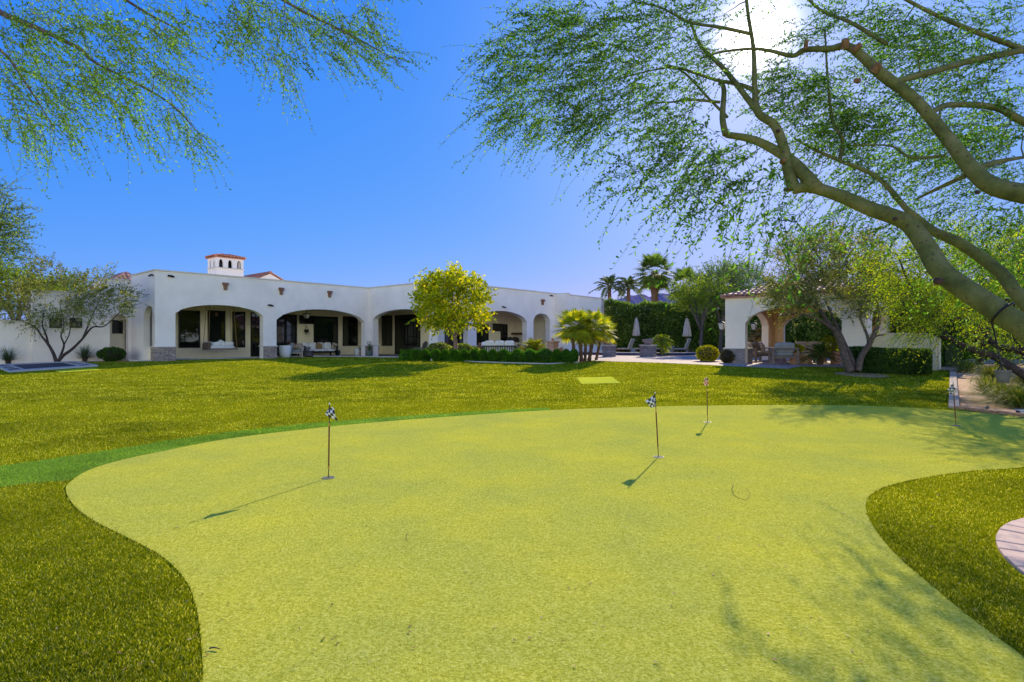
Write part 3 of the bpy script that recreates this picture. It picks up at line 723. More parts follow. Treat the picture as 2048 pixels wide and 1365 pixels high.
subs = [limb(L_(q), a, b) for q, a, b in [
 ([(1452, 270, 8.1), (1445, 235, 8.2), (1448, 180, 8.4), (1440, 165, 8.5)], .05, .03),
 ([(1518, 228, 8.0), (1470, 165, 8.3), (1440, 130, 8.5), (1400, 90, 8.7), (1380, 40, 8.9)], .045, .02),
 ([(1518, 185, 8.1), (1480, 170, 8.3), (1430, 160, 8.5), (1370, 140, 8.7), (1330, 130, 8.9)], .035, .015),
 ([(1500, 68, 8.3), (1440, 55, 8.4), (1380, 45, 8.6), (1320, 15, 8.8), (1270, 5, 9.0)], .028, .012),
 ([(1440, 205, 8.3), (1380, 200, 8.5), (1340, 205, 8.7), (1290, 205, 8.9)], .022, .01),
 ([(1455, 235, 8.2), (1420, 200, 8.4), (1360, 140, 8.7), (1310, 140, 8.9), (1230, 160, 9.1)], .022, .01),
 ([(1680, 318, 7.8), (1685, 280, 7.9), (1665, 240, 8.0), (1655, 150, 8.2), (1650, 60, 8.5)], .03, .012),
 ([(1775, 168, 7.3), (1860, 145, 7.5), (1950, 120, 7.8), (2048, 100, 8.0), (2200, 60, 8.2)], .04, .05),
 ([(1860, 228, 7.0), (1900, 210, 7.3), (1990, 215, 7.6), (2048, 245, 7.7), (2200, 320, 7.4)], .03, .06),
 ([(1945, 340, 6.7), (1990, 325, 7.0), (2048, 315, 7.2)], .04, .02),
 ([(1930, 352, 6.7), (1870, 380, 7.0), (1830, 400, 7.2)], .03, .012),
 ([(1890, 312, 6.9), (1820, 315, 7.2), (1780, 292, 7.5), (1700, 292, 7.8)], .02, .01),
 ([(1773, 88, 7.6), (1700, 45, 7.9), (1640, 20, 8.2), (1590, -30, 8.4)], .03, .015),
 ([(2048, 100, 8.0), (1940, 60, 8.1), (1850, 20, 8.2), (1760, -30, 8.3)], .04, .02)]]
for q in (m1, m2, m3):
    q[1][:] = [r*.82 for r in q[1]]
mb = MB()
for p, R in [m1, m2, m3]: mb.tube(p, R, 14)
for p, R in [m1b, m1c]: mb.tube(p, R, 10)
for p, R in subs: mb.tube(p, R, 7)
limbs = [m1, m2, m3, m1b, m1c]+subs
# leaf clusters: (cx, cy, rx, ry, count, bias)
lf = (-1, .1, -.12); ld = (-.9, .1, -.45)
bl = [(1010,130,60,55,9,lf),(1060,90,70,50,12,lf),(1130,50,110,60,22,lf),(1120,130,120,60,26,lf),(1010,195,70,25,8,lf),(1110,210,110,45,22,ld),(1050,250,50,30,7,ld),(1230,70,110,80,30,lf),
 (1240,170,110,70,32,ld),(1200,250,80,35,12,ld),(1150,240,60,50,9,ld),(1330,40,120,60,26,lf),(1350,130,90,60,16,lf),(1340,220,90,60,18,ld),(1380,300,110,45,18,ld),(1300,330,70,30,8,ld),
 (1420,365,70,40,8,(-.7,.1,-.75)),(1480,330,80,55,12,ld),(1490,395,50,40,5,(-.5,.1,-.8)),(1560,420,30,40,4,(-.3,.1,-1)),(1430,60,100,60,9,lf),(1560,200,60,60,9,lf),(1540,150,90,70,8,lf),(1610,160,70,60,12,lf),
 (1700,200,90,70,22,lf),(1650,240,90,50,16,lf),(1700,260,100,45,16,lf),(1620,330,50,40,8,ld),(1700,350,80,50,16,ld),(1780,380,70,45,14,ld),(1600,430,60,30,5,ld),(1700,440,70,30,8,ld),(1780,460,50,30,7,ld),
 (1780,250,90,70,22,lf),(1840,120,120,80,36,lf),(1950,80,120,90,46,lf),(1740,60,110,60,24,lf),(1630,50,70,50,8,lf),(1960,220,110,80,38,lf),(1900,300,90,60,20,lf),(1990,320,80,60,24,lf),
 (2020,430,60,60,18,ld),(1920,430,80,50,18,ld),(1860,340,70,50,12,ld),(1480,20,70,40,4,lf),(1960,520,80,60,12,ld),(2030,550,50,50,10,ld),
 (1300,-90,260,80,26,lf),(1700,-110,300,90,30,lf),(2150,50,90,160,18,lf)]
T = []; Bs = []
for cx, cy, rx, ry, n, b in bl:
    lim = 3.5/max(.3, 1-.00163*(682-cy-ry*.7-50))
    if cx > 1850: Ya, Yb = 7.0, 9.8
    elif cx < 1565 and cy > 270: Yb = min(9.2, lim); Ya = min(Yb-.8, 6.2)
    else: Yb = max(8.5, min(9.6, lim)); Ya = 7.75
    if cy > 400 and cx >= 1565: Ya, Yb = 7.7, 8.6
    n = max(1, int(n*(.85 if cy < 330 else .6))); q = pixblob(n, cx, cy, rx, ry, Ya, Yb, rg); T += q; Bs += [b]*n
dirs = grow(mb, limbs, T, rg, .006, 4, .08, .5, .003)
T = np.array(T); Bs = np.array(Bs, float); bias = nrm(Bs)+dirs*.35
tr = mb.build('trunk', pvbark, pv, smooth=True); tr.location = -PB
Lq, Rq = shoots(T, bias, 5, .47, .5, .16, 20, .050, .021, rg, .003, .12, along=.5)
L2, R2 = shoots(T, bias, 2, .66, .3, .3, 24, .046, .019, rg, .0028, .06, along=.5)
o = quads_obj('leaves', np.concatenate([Lq, L2])-np.array(PB), pvleaf, pv)
o = quads_obj('twigs', np.concatenate([Rq, R2])-np.array(PB), mat('green_twig', (.09, .08, .04), (.05, .045, .03), 8, .8), pv)
sm = MB()
for x, y, Y, r, d in [(1690, 88, 7.45, .075, (-.2, -.6, .7)), (1713, 96, 7.4, .06, (.5, -.7, .4)), (1752, 136, 7.25, .075, (.3, -.7, .6)), (1714, 162, 7.2, .05, (-.7, -.7, -.3)), (1566, 322, 7.62, .045, (-.1, -1, 0)), (1612, 90, 7.6, .04, (0, -.3, 1))]:
    p = at(x, y, Y); d = Vector(d).normalized(); r *= .62; sm = MB(); sm.tube([p-d*.05, p+d*.05, p+d*.062], [r*1.2, r, r*.7], 9)
    o = sm.build('cut_stub', stub, pv); o.location = -PB
for x, y, Y, r in [(1876, 563, 6.38, .085), (1572, 380, 7.56, .06), (1790, 438, 6.95, .05), (1955, 385, 6.38, .05), (1556, 262, 7.78, .05), (2014, 600, 6.3, .04)]:
    sm = MB(); sm.blob(at(x, y, Y), (r*.6, r*.55, r*.5), 9, 6); o = sm.build('branch_scar', rust, pv, smooth=True); o.location = -PB
# rope round the limb and the hanging bucket
pa, pb_ = at(2048, 655, 5.9), at(1965, 602, 6.2); c = pa.lerp(pb_, .5); dl = (pb_-pa).normalized()
u_ = dl.cross(Vector((0, 0, 1))).normalized(); v_ = u_.cross(dl)
rope = MB(); ring = [c+(u_*cos(2*pi*k/20)+v_*sin(2*pi*k/20))*.138 for k in range(21)]
rope.tube(ring, .012, 6, cap=False); rope.tube([c-v_*.138, Vector((c.x, c.y, at(2000, 745, c.y).z))], .009, 6)
bk = thing('hanging_bucket', Vector((c.x, c.y, at(2000, 766, c.y).z)), 'grey bucket planter hanging on a dark chain from the leaning green limb', 'bucket')
o = rope.build('chain', blackm, bk); o.location = -bk.location
rr = 13/F*6.0
MB().lathe([(rr*.72, 0), (rr*.78, .005), (rr*.95, .11), (rr*1.04, .115), (rr*1.04, .135), (rr*.9, .135), (rr*.88, .11)], 24).build('pot', mat('grey_zinc', (.14, .14, .15), (.09, .09, .10), 15, .6, metal=.3), bk, smooth='auto')
MB().tube([(-rr*.95, 0, .12), (-rr*.4, 0, .17), (0, 0, .2), (rr*.4, 0, .17), (rr*.95, 0, .12)], .006, 5).build('handle', blackm, bk)

# ---- feathery tree hanging in at the upper left
rg = np.random.default_rng(5)
mq = thing('mesquite_tree', (-8.4, 5.2, 0), 'tree outside the left edge whose feathery green sprays hang into the upper left sky', 'tree')
MQ = Vector((-8.4, 5.2, 0))
tk = limb([A3((-8.4, 5.2, -.05)), A3((-8.3, 5.2, 1.2)), A3((-8.0, 5.3, 2.6)), A3((-7.3, 5.5, 4.0))], .24, .14)
ml = [tk, limb([A3((-8.0, 5.3, 2.6)), A3((-7.2, 5.6, 4.2))]+L_([(-120, -40, 6.0), (0, 25, 6.0), (70, 55, 6.0), (160, 98, 6.1), (190, 125, 6.1), (330, 200, 6.2), (400, 270, 6.2)]), .05, .004),
 limb([A3((-7.3, 5.5, 4.0))]+L_([(-60, -150, 5.8), (150, -60, 6.0), (300, 30, 6.2), (380, 70, 6.3)]), .04, .004),
 limb([A3((-7.3, 5.5, 4.0))]+L_([(100, -180, 5.6), (400, -90, 5.9), (600, 20, 6.1), (700, 70, 6.2), (800, 125, 6.3)]), .034, .003),
 limb([A3((-7.3, 5.5, 4.0))]+L_([(-100, 60, 5.6), (0, 100, 5.8), (60, 180, 5.9), (110, 260, 6.0)]), .03, .003)]
mb = MB()
for p, R in ml: mb.tube(p, R, 8)
dr = (.75, 0, -.55); dd = (.45, 0, -.85)
bl = [(40,60,70,60,20,dr),(130,60,90,60,24,dr),(60,150,80,50,20,dr),(150,160,80,50,18,dr),(30,230,50,40,10,dr),(90,250,50,30,8,dd),(240,60,90,50,22,dr),(330,50,60,45,14,dr),(240,140,80,40,16,dr),
 (320,150,50,30,8,dr),(270,200,50,25,8,dd),(350,220,40,20,6,dd),(385,265,25,20,4,dd),(285,255,15,25,3,dd),(150,230,40,20,4,dr),(460,30,70,35,12,dr),(540,30,60,40,12,dd),(560,90,40,35,7,dd),(610,40,50,35,9,dr),
 (660,60,50,35,9,dr),(700,90,45,20,7,dr),(760,112,35,9,4,(.95,0,-.2)),(700,15,40,25,5,dd),(740,60,15,35,3,dd),(650,110,20,14,3,dr),(570,150,18,10,2,dd),(470,75,40,30,4,dr),(385,285,10,20,1,dd),
 (100,-80,200,70,24,dr),(400,-70,220,60,24,dr),(650,-60,120,50,14,dr)]
T = []; Bs = []
for cx, cy, rx, ry, n, b in bl:
    q = pixblob(n, cx, cy, rx, ry, 5.2, 7.2, rg); T += q; Bs += [b]*n
dirs = grow(mb, ml, T, rg, .004, 4, .08, .5, .002)
T = np.array(T); bias = nrm(np.array(Bs, float))+dirs*.2
o = mb.build('trunk', barkgy, mq, smooth=True); o.location = -MQ
Lq, Rq = shoots(T, bias, 5, .38, .42, .2, 19, .037, .014, rg, .002, .06, along=.5)
quads_obj('leaves', Lq-np.array(MQ), leafmat('mesquite_leaf', [(.06, .15, .02), (.11, .24, .025), (.16, .30, .05), (.24, .36, .12)], .5, (1.4, 1.6, .6), .6, 1.6), mq)
quads_obj('twigs', Rq-np.array(MQ), mat('pale_twig', (.16, .12, .08), (.09, .07, .05), 8, .8), mq)

# ---- generic small and distant trees
def tree(name, base, stems, targets, label, lm, bark, shoot, rt=.012, group=None, bias=(0, 0, .6), out=.9, centre=None, seed=1, seg=6, cat='tree', mid=3):
    """stems: list of (points, r0, r1) in world space; shoot: dict for shoots()"""
    rg = np.random.default_rng(seed); B = Vector(base); t = thing(name, B, label, cat, group)
    lb = [limb(p, a, b) for p, a, b in stems]; mb = MB()
    for p, R in lb: mb.tube(p, R, 8)
    dirs = grow(mb, lb, targets, rg, rt, seg, .1, .6, .004, mid)
    o = mb.build('trunk', bark, t, smooth=True); o.location = -B
    T = np.array(targets); c = np.mean(T, 0) if centre is None else np.array(centre)
    bs = nrm(T-c)*out+np.array(bias)+dirs*.3
    Lq, Rq = shoots(T, bs, rg=rg, **shoot)
    quads_obj('leaves', Lq-np.array(B), lm, t)
    if shoot.get('twig', .004) > 0: quads_obj('twigs', Rq-np.array(B), bark, t)
    return t
olivel = leafmat('olive_leaf', [(.08, .12, .03), (.15, .20, .05), (.26, .30, .09), (.38, .38, .18)], .4, (1.6, 1.4, .35), .5, .9)
# multi-stem tree by the left wall
b = gp(112, 726); Yd = b.y
st = lambda pix, Y0=Yd: [A3(at(x, y, Y0+d)) for x, y, d in pix]
rg = np.random.default_rng(21); T = []
for cx, cy, rx, ry, n in [(55,590,50,35,20),(80,548,26,30,10),(30,620,40,25,12),(120,565,14,30,6),(115,610,50,28,14),(160,575,14,24,6),(200,565,28,26,10),(180,600,50,25,14),(235,600,30,20,8),(215,625,40,14,6),(250,608,12,10,3),(60,640,50,14,7),(140,630,60,14,7)]:
    T += pixblob(n, cx, cy, rx, ry, Yd-1.1, Yd+1.3, rg)
tree('olive_tree', b, [
 (st([(113,726,0),(107,708,0),(97,690,.1),(85,675,.2),(70,655,.2),(40,640,.3)]), .085, .02), (st([(97,690,.1),(92,670,.0),(85,650,-.2),(88,620,-.3)]), .05, .015),
 (st([(114,726,0),(126,712,0),(145,698,-.1),(165,678,-.2),(185,655,-.3),(210,652,-.3),(245,620,-.4)]), .085, .015), (st([(165,678,-.2),(175,655,0),(185,630,.2),(200,600,.2)]), .045, .012),
 (st([(115,726,.05),(122,710,.1),(128,690,.3),(122,672,.3),(128,650,.4),(120,610,.5)]), .06, .015), (st([(128,690,.3),(138,670,.5),(142,650,.6),(150,620,.6)]), .03, .012)],
 T, 'multi-stemmed tree with dark forked trunks and small grey-green leaves beside the sunken trampoline', olivel, barkdk,
 dict(k=10, l=.5, spread=.7, droop=.1, nl=10, LL=.10, LW=.045, twig=.005, jit=.16), .02, seed=22)
# pair of far trees over the left wall and at the left edge
ylw = leafmat('yellow_green_leaf', [(.12, .20, .015), (.20, .30, .02), (.34, .40, .04)], .4, (1.4, 1.4, .4), .5, .5)
dkg = leafmat('dark_green_leaf', [(.03, .08, .015), (.05, .12, .02), (.09, .18, .03)], .3, (1.3, 1.5, .5), .45, .6)
sage = leafmat('grey_green_leaf', [(.08, .14, .035), (.13, .22, .06), (.2, .3, .11), (.27, .35, .16)], .35, (1.3, 1.4, .6), .4, .8)
def far_tree(name, px, py0, pytop, Y, wpx, label, lm, seed, n=60, group=None, low=-.5, k=10, LL=.16, LW=.07, l=.8, bark=barkgy, droop=.1, spread=.6, nl=8, bias=(0,0,.6)):
    rg = np.random.default_rng(seed); top = at(px, pytop, Y).z; gzv = gz(Y, (px-1024)/F*Y); b = Vector(((px-1024)/F*Y, Y, gzv)); rx = wpx/2/F*Y
    cz = at(px, py0, Y).z; c = (b.x, b.y, (cz+top)/2); rz_ = (top-cz)/2
    T = ell(n, c, (rx*.85, rx*.75, rz_*.85), rg, .3)
    h = c[2]-gzv; st_ = [([A3(b), A3(b)+[.1, 0, h*.35], A3(b)+[.1*rx, .1, h*.7], A3(c)], .06+.025*h, .03)]
    for j in range(4):
        a = j*pi/2+rg.random(); st_.append(([A3(b)+[.05, 0, h*.45], A3(b)+[cos(a)*rx*.3, sin(a)*rx*.3, h*.8], A3(c)+[cos(a)*rx*.55, sin(a)*rx*.5, rz_*.2]], .04+.012*h, .02))
    return tree(name, b, st_, T, label, lm, bark, dict(k=k+3, l=l, spread=spread, droop=droop, nl=nl, LL=LL*1.25, LW=LW*1.4, twig=.008, jit=.25), .02, group, centre=c, seed=seed+1, bias=bias)
far_tree('mesquite_tree', -45, 545, 365, 22, 150, 'grey-green tree whose upswept sprays show at the left edge above the olive', sage, 31, 60, k=9, LL=.11, LW=.03, spread=.35, nl=12, bias=(.6, 0, .5))
far_tree('garden_tree', 30, 620, 535, 36, 150, 'yellow-green tree rising behind the left garden wall', ylw, 33, 60, low=-.8, k=9)
far_tree('garden_tree', 130, 625, 560, 40, 120, 'smaller olive-coloured tree behind the wall left of the tiled roof', sage, 35, 45)
# yellow tree in the boxwood bed
rg = np.random.default_rng(41); Yt = 28.3; T = []
b = Vector(((911-1024)/F*Yt, Yt, gz(Yt)))
for cx, cy, rx, ry, n in [(868,568,24,16,12),(905,562,22,12,9),(909,546,7,6,2),(940,572,28,16,12),(856,592,16,20,9),(905,594,50,26,32),(958,602,14,20,9),(864,622,26,20,14),(905,636,46,16,22),(948,634,24,18,12),(872,646,20,10,6)]:
    T += pixblob(n, cx, cy, rx, ry, Yt-1.6, Yt+1.6, rg)
yleaf = leafmat('golden_leaf', [(.12, .25, .01), (.38, .46, .015), (.68, .62, .02), (.20, .34, .015)], .5, (1.6, 1.4, .25), .5, .7)
tree('golden_tree', b, [([A3(b), A3(at(911, 690, Yt)), A3(at(909, 668, Yt)), A3(at(906, 620, Yt)), A3(at(905, 575, Yt))], .14, .03),
 ([A3(at(909, 672, Yt)), A3(at(880, 640, Yt)), A3(at(860, 600, Yt-.3))], .06, .02), ([A3(at(909, 672, Yt)), A3(at(935, 645, Yt)), A3(at(955, 600, Yt+.3))], .06, .02)],
 T, 'round-headed tree with golden yellow-green leaves standing in the boxwood bed before the house', yleaf, mat('tan_bark', (.24, .15, .12), (.12, .08, .07), 12, .9),
 dict(k=12, l=.36, spread=.85, droop=.15, nl=9, LL=.13, LW=.09, twig=.005, jit=.18), .02, seed=42, bias=(0, 0, .3))
# olive tree in front of the pavilion
b = pG0(1714, 19.6); Yo = b.y; so = lambda pix: [A3(at(x, y, Yo+d)) for x, y, d in pix]
rg = np.random.default_rng(51); T = []
for cx, cy, rx, ry, n in [(1592,515,40,35,20),(1570,580,32,22,12),(1590,588,45,24,15),(1560,604,24,10,5),(1640,495,45,30,18),(1620,550,50,30,22),(1680,540,50,35,22),(1660,590,50,30,20),(1720,505,45,30,18),(1740,560,40,30,15),(1720,600,40,25,14),(1590,630,30,8,2),(1760,600,30,25,9),(1640,608,55,10,5),(1745,500,14,30,4)]:
    T += pixblob(n, cx, cy, rx, ry, Yo-1.6, Yo+1.8, rg)
tree('olive_tree', b, [
 (so([(1700,742,0),(1690,715,0),(1680,680,.1),(1660,650,.2),(1640,620,.3),(1620,575,.3)]), .16, .03), (so([(1668,662,.15),(1640,642,-.1),(1600,628,-.3),(1555,632,-.5)]), .07, .02),
 (so([(1712,742,.1),(1702,715,.2),(1690,690,.3),(1682,670,.5),(1668,640,.6),(1650,600,.8)]), .10, .03),
 (so([(1716,742,0),(1722,715,0),(1738,690,-.1),(1750,665,-.2),(1758,640,-.2),(1752,600,-.1),(1740,560,0)]), .12, .03), (so([(1738,690,-.1),(1734,670,0),(1722,640,.1),(1715,600,.2)]), .06, .02), (so([(1742,682,-.1),(1755,672,-.3),(1772,670,-.5)]), .04, .02)],
 T, 'spreading olive tree with several leaning grey trunks in front of the pavilion', olivel, barkgy,
 dict(k=14, l=.5, spread=.6, droop=.05, nl=11, LL=.085, LW=.034, twig=.005, jit=.16), .02, seed=52, bias=(0, 0, .55))
# bright mesquites with dark twisting branches at the right
brm = leafmat('bright_mesquite_leaf', [(.11, .22, .01), (.22, .36, .015), (.36, .47, .025), (.55, .55, .03)], .55, (1.5, 1.5, .35), .45, .8)
Ym = 12.5; sm_ = lambda pix: [A3(at(x, y, Y)) for x, y, Y in pix]
rg = np.random.default_rng(61); T = []
for cx, cy, rx, ry, n, Ya, Yb in [(1795,550,35,40,10,11,14),(1830,540,60,50,26,11,14),(1822,600,42,32,18,11,14),(1870,600,60,45,30,11,14.5),(1930,560,60,60,28,10,14),(1950,640,60,40,20,11,14.5),(2010,600,60,60,26,10,14),(1850,650,40,20,9,11.5,14),(2000,510,70,40,18,10,14),(1900,500,60,35,14,11,14),(2060,660,50,50,14,10,14),(1760,520,30,30,5,12,14)]:
    T += pixblob(n, cx, cy, rx, ry, Ya, Yb, rg)
bm_ = A3((11.4, 10.8, .0))
tree('mesquite_tree', bm_, [
 ([bm_]+sm_([(2130,800,11.2),(2040,745,11.4),(1985,712,11.8),(1945,700,12.0),(1905,680,12.3),(1870,650,12.5),(1830,600,12.6)]), .10, .03),
 ([bm_+[.1,.1,.2]]+sm_([(2120,740,11.4),(2048,705,11.6),(1990,690,12.0),(1960,655,12.4),(1920,640,12.8),(1850,620,13)]), .09, .03),
 (sm_([(2048,706,11.6),(2020,650,11.8),(1990,620,12),(1960,560,12.2)]), .07, .02), (sm_([(1970,692,12.1),(1978,650,12.3),(1966,620,12.4),(1985,560,12.6)]), .06, .02),
 (sm_([(1905,680,12.3),(1850,660,12.6),(1820,630,12.8),(1790,570,12.9)]), .05, .015), (sm_([(1890,660,12.4),(1835,600,12.7),(1815,560,12.8),(1795,510,13)]), .05, .015)],
 T, 'low mesquite with bright yellow-green feathery leaves and dark twisting branches over the gravel path', brm, barkdk,
 dict(k=10, l=.55, spread=.5, droop=.2, nl=13, LL=.060, LW=.018, twig=.004, jit=.12), .012, seed=62, bias=(-.4, 0, .1))
for i, (px, y0, yt, Y, wp, lab, lm, n) in enumerate([
 (1440, 640, 530, 44, 120, 'feathery blue-green tree behind the oleander hedge, right of the short palm', sage, 80),
 (1490, 640, 530, 47, 120, 'feathery tree rising just behind the pavilion roof', sage, 60),
 (1400, 620, 575, 40, 110, 'bright green tree crown leaning over the oleander hedge left of the pavilion', ylw, 35)]):
    far_tree('feathery_tree' if i < 2 else 'garden_tree', px, y0, yt, Y, wp, lab, lm, 71+3*i, n, k=10, LL=.16, LW=.045, spread=.4, nl=10, bias=(.1, 0, 1.0), l=1.1)
for i, (px, y0, yt, Y, wp, lab, lm, n) in enumerate([
 (1800, 690, 560, 27, 170, 'dark evergreen tree behind the garden wall, left of the path', dkg, 60),
 (1960, 720, 560, 24, 190, 'dark tree at the end of the gravel path', dkg, 70),
 (2120, 740, 420, 17, 260, 'tall grey-green tree at the right edge behind the ornamental grasses', sage, 110),
 (1720, 640, 520, 36, 150, 'olive-green tree behind the pavilion seen over its right corner', sage, 60)]):
    far_tree('garden_tree', px, y0, yt, Y, wp, lab, lm, 91+3*i, n, k=10, LL=.13, LW=.05, l=.7, low=-1, bark=barkdk)
# ---- hedges and bushes made of leaf shells
def bush(name, c, r, label, lm, n, LL=.06, LW=.035, group=None, p=.8, seed=1, core=None, cat='bush', stemm=None, top=False, up=.35):
    """rounded bush standing on z=c.z; leaves over a dark inner body of twigs"""
    rg = np.random.default_rng(seed); t = thing(name, c, label, cat, group)
    u = rg.normal(size=(n, 3)); u = nrm(u); s = np.sign(u)*np.abs(u)**p; s /= np.maximum(1, np.abs(s).max(1, keepdims=True)*1.0)
    s = s*(1-.14*rg.random((n, 1)))*(1+.05*np.sin(u[:, :1]*9+u[:, 1:2]*7))
    P = s*np.array(r)+np.array([0, 0, r[2]]); P[:, 2] = np.maximum(P[:, 2], .02)
    D = nrm(u)+rg.normal(size=(n, 3))*.55+np.array([0, 0, up])
    quads_obj('foliage', leafquads(P, D, LL, LW, rg), lm, t)
    MB().blob((0, 0, r[2]), (r[0]*.86, r[1]*.86, r[2]*.88), 14, 10, p).build('stems', core or barkdk, t, smooth=True)
    return t
boxl = leafmat('boxwood_leaf', [(.03, .11, .008), (.07, .20, .014), (.14, .30, .03)], .35, (1.5, 1.6, .4), .45, 2.0)
darkcore = mat('hedge_twigs', (.03, .05, .015), (.02, .03, .01), 20, .95)
balls = [(830,722,19),(850,722.5,18),(871,723,19),(891,722.5,16),(910,723,20),(928,723.5,17),(949,724.5,19),(967,725,17),(986,725.5,17),(1007,725.5,22),(1034,727,22),(1060,727.5,24),(1090,728,31),(1114,727,18),(1132,726,18),(1148,726,17)]
orde = ['first','second','third','fourth','fifth','sixth','seventh','eighth','ninth','tenth','eleventh','twelfth','thirteenth','fourteenth','fifteenth','sixteenth']
for i, (px, py, hw) in enumerate(balls):
    g0 = gp(px, py); Y = g0.y+hw*.5/F*g0.y; r = hw*.49/F*Y; h = (py-700.5)/F*Y/2*1.02
    bush('boxwood_bush', ((px-1024)/F*Y, Y, gz(Y, (px-1024)/F*Y)), (r, r*.95, h), f'{orde[i]} clipped boxwood ball from the left in the front hedge row', boxl, 2600, .055, .032, 'clipped boxwood balls along the bed', 1.0, 100+i, darkcore)
# back row hedge behind the balls
def hedge(name, a, b_, h, wdt, label, lm, n, LL, LW, seed, top=None, rag=.1, core=darkcore, flowers=None, clump=.0, under=0.0):
    rg = np.random.default_rng(seed); a, b_ = Vector(a), Vector(b_); L = (b_-a).length; ex = (b_-a).normalized(); ey = Vector((-ex.y, ex.x, 0))
    t = thing(name, a, label, 'hedge')
    s = rg.random(n)*L; side = rg.random(n); zz = under+(h-under)*rg.random(n)
    y = np.where(side < .42, -wdt/2, np.where(side < .60, wdt/2, (rg.random(n)-.5)*wdt)); z = np.where(side < .60, zz, h)
    e = side > .93; s = np.where(e, np.where(rg.random(n) < .5, 0, L), s); y = np.where(e, (rg.random(n)-.5)*wdt, y); z = np.where(e, zz, z)
    bul = np.sin(s*1.9+z*1.3)*.5+np.sin(s*4.1-z*2.7+2)*.3+np.sin(s*.8+1)*.4
    z = z+(bul*rag)*(z > h*.6)+rg.normal(size=n)*rag*.35; y = y+np.sign(y)*(bul*rag*.9+rg.normal(size=n)*rag*.4)-np.sign(y)*(z/h)**6*.1
    P = np.array(ex)[None]*s[:, None]+np.array(ey)[None]*y[:, None]; P[:, 2] = z
    D = np.sign(y)[:, None]*np.array(ey)[None]*.7+rg.normal(size=(n, 3))*.6+np.array([0, 0, .5])
    quads_obj('foliage', leafquads(P, D, LL, LW, rg), lm, t)
    R = Matrix.Rotation(atan2(ex.y, ex.x), 3, 'Z')
    MB().box(.1, L-.1, -wdt*.36, wdt*.36, 0, h*.9, R=R).build('stems', core, t)
    if flowers: 
        k = rg.random(n) < flowers[1]*(.3+(z/h)**2); Pf = P[k]
        quads_obj('blossom', leafquads(Pf+np.array(ey)[None]*(np.sign(y[k])*.08)[:, None], rg.normal(size=Pf.shape), .10, .09, rg), flowers[0], t)
    return t
pG = lambda px, Y: Vector(((px-1024)/F*Y, Y, gz(Y, (px-1024)/F*Y)))
hedge('boxwood_hedge', pG(808, 29.6), pG(1060, 27.0), .38, .8, 'low straight clipped boxwood hedge running behind the round bushes', boxl, 16000, .07, .04, 131)
hedge('boxwood_hedge', pG(1068, 27.0), pG(1150, 26.6), .36, .7, 'short clipped boxwood hedge between the brick urn stand and the palm clump', boxl, 5000, .07, .04, 132)
olel = leafmat('oleander_leaf', [(.05, .11, .02), (.10, .19, .03), (.17, .27, .05), (.34, .42, .14)], .35, (1.5, 1.5, .5), .5, .45)
petal = leafmat('white_petal', [(.8, .8, .75), (.7, .7, .62)], .3, (1, 1, 1))
Yh = 50
hz = lambda py: at(1200, py, Yh).z-.3-.45
hedge('oleander_hedge', pG(1195, 50), pG(1600, 46), hz(603), 2.2, 'tall dark oleander hedge with scattered white blossom behind the loungers', olel, 64000, .26, .085, 141, rag=.28, flowers=(petal, .035))
hedge('oleander_hedge', pG(1490, 36), pG(1800, 33), 3.2, 1.8, 'tall dark hedge behind the pavilion seen through its arches', olel, 42000, .2, .08, 142, rag=.25, flowers=(petal, .012))
hedge('oleander_hedge', pG(1800, 33), pG(2300, 30), 3.6, 2, 'tall dark hedge closing the end of the gravel path', olel, 36000, .2, .08, 143, rag=.3)
hl = leafmat('hedge_leaf', [(.03, .08, .02), (.06, .13, .03), (.12, .21, .06)], .3, (1.5, 1.6, .4), .3, 1.2)
hedge('clipped_hedge', pG(1693, 20.6)+Vector((0,0,0)), pG(1860, 19.4), (735-688)/F*19.6, .75, 'dark clipped box hedge in front of the cream garden wall', hl, 20000, .06, .035, 144, rag=.05)
hedge('clipped_hedge', pG(1885, 23.5), pG(1912, 22.8), (727-675)/F*23, 1.0, 'square clipped bush just past the end of the cream garden wall', boxl, 7000, .07, .04, 145, rag=.06)
# shrubs
rosel = leafmat('rose_leaf', [(.06, .13, .02), (.12, .2, .03), (.25, .3, .08), (.5, .5, .25)], .4, (1.5, 1.4, .5), .5, 1.5)
for i, (px, py, Y, rp, hpx, lab) in enumerate([(878,703,29.9,26,24,'leafy rose shrub left of the golden tree trunk'),(925,703,30,24,22,'leafy rose shrub with pale blooms right of the golden tree trunk'),(948,704,30.2,14,16,'small pale-leaved rose shrub beside the patio sofa')]):
    bush('rose_bush', pG(px, Y), (rp/F*Y, rp/F*Y*.8, (703-py+hpx)/F*Y/2+.12), lab, rosel, 2600, .09, .06, 'rose shrubs under the golden tree', 1, 150+i, barkdk, up=.6)
yl2 = leafmat('yellow_shrub_leaf', [(.2, .26, .01), (.42, .42, .015), (.6, .52, .03)], .4, (1.4, 1.3, .3), .5, 1.5)
bush('gold_shrub', gp(1415, 723.5), (.50, .46, .38), 'round yellow-leaved shrub on the terrace left of the pavilion', yl2, 2600, .07, .045, None, .9, 160, barkdk)
bush('brown_shrub', gp(1457, 727), (.34, .3, .30), 'dull brown-green shrub against the stone foot of the pavilion', leafmat('brown_leaf', [(.07, .06, .02), (.13, .10, .04), (.1, .1, .03)], .2), 1800, .07, .03, None, 1, 161, barkdk)
bush('low_shrub', gp(224, 722), (.62, .5, .33), 'low dark rounded shrub under the small arched niche', dkg, 2400, .08, .05, None, 1, 162, barkdk)
bush('low_shrub', gp(205, 719), (.75, .6, .42), 'taller dark bush behind the low shrub by the niche', hl, 2400, .08, .05, None, 1, 163, barkdk)
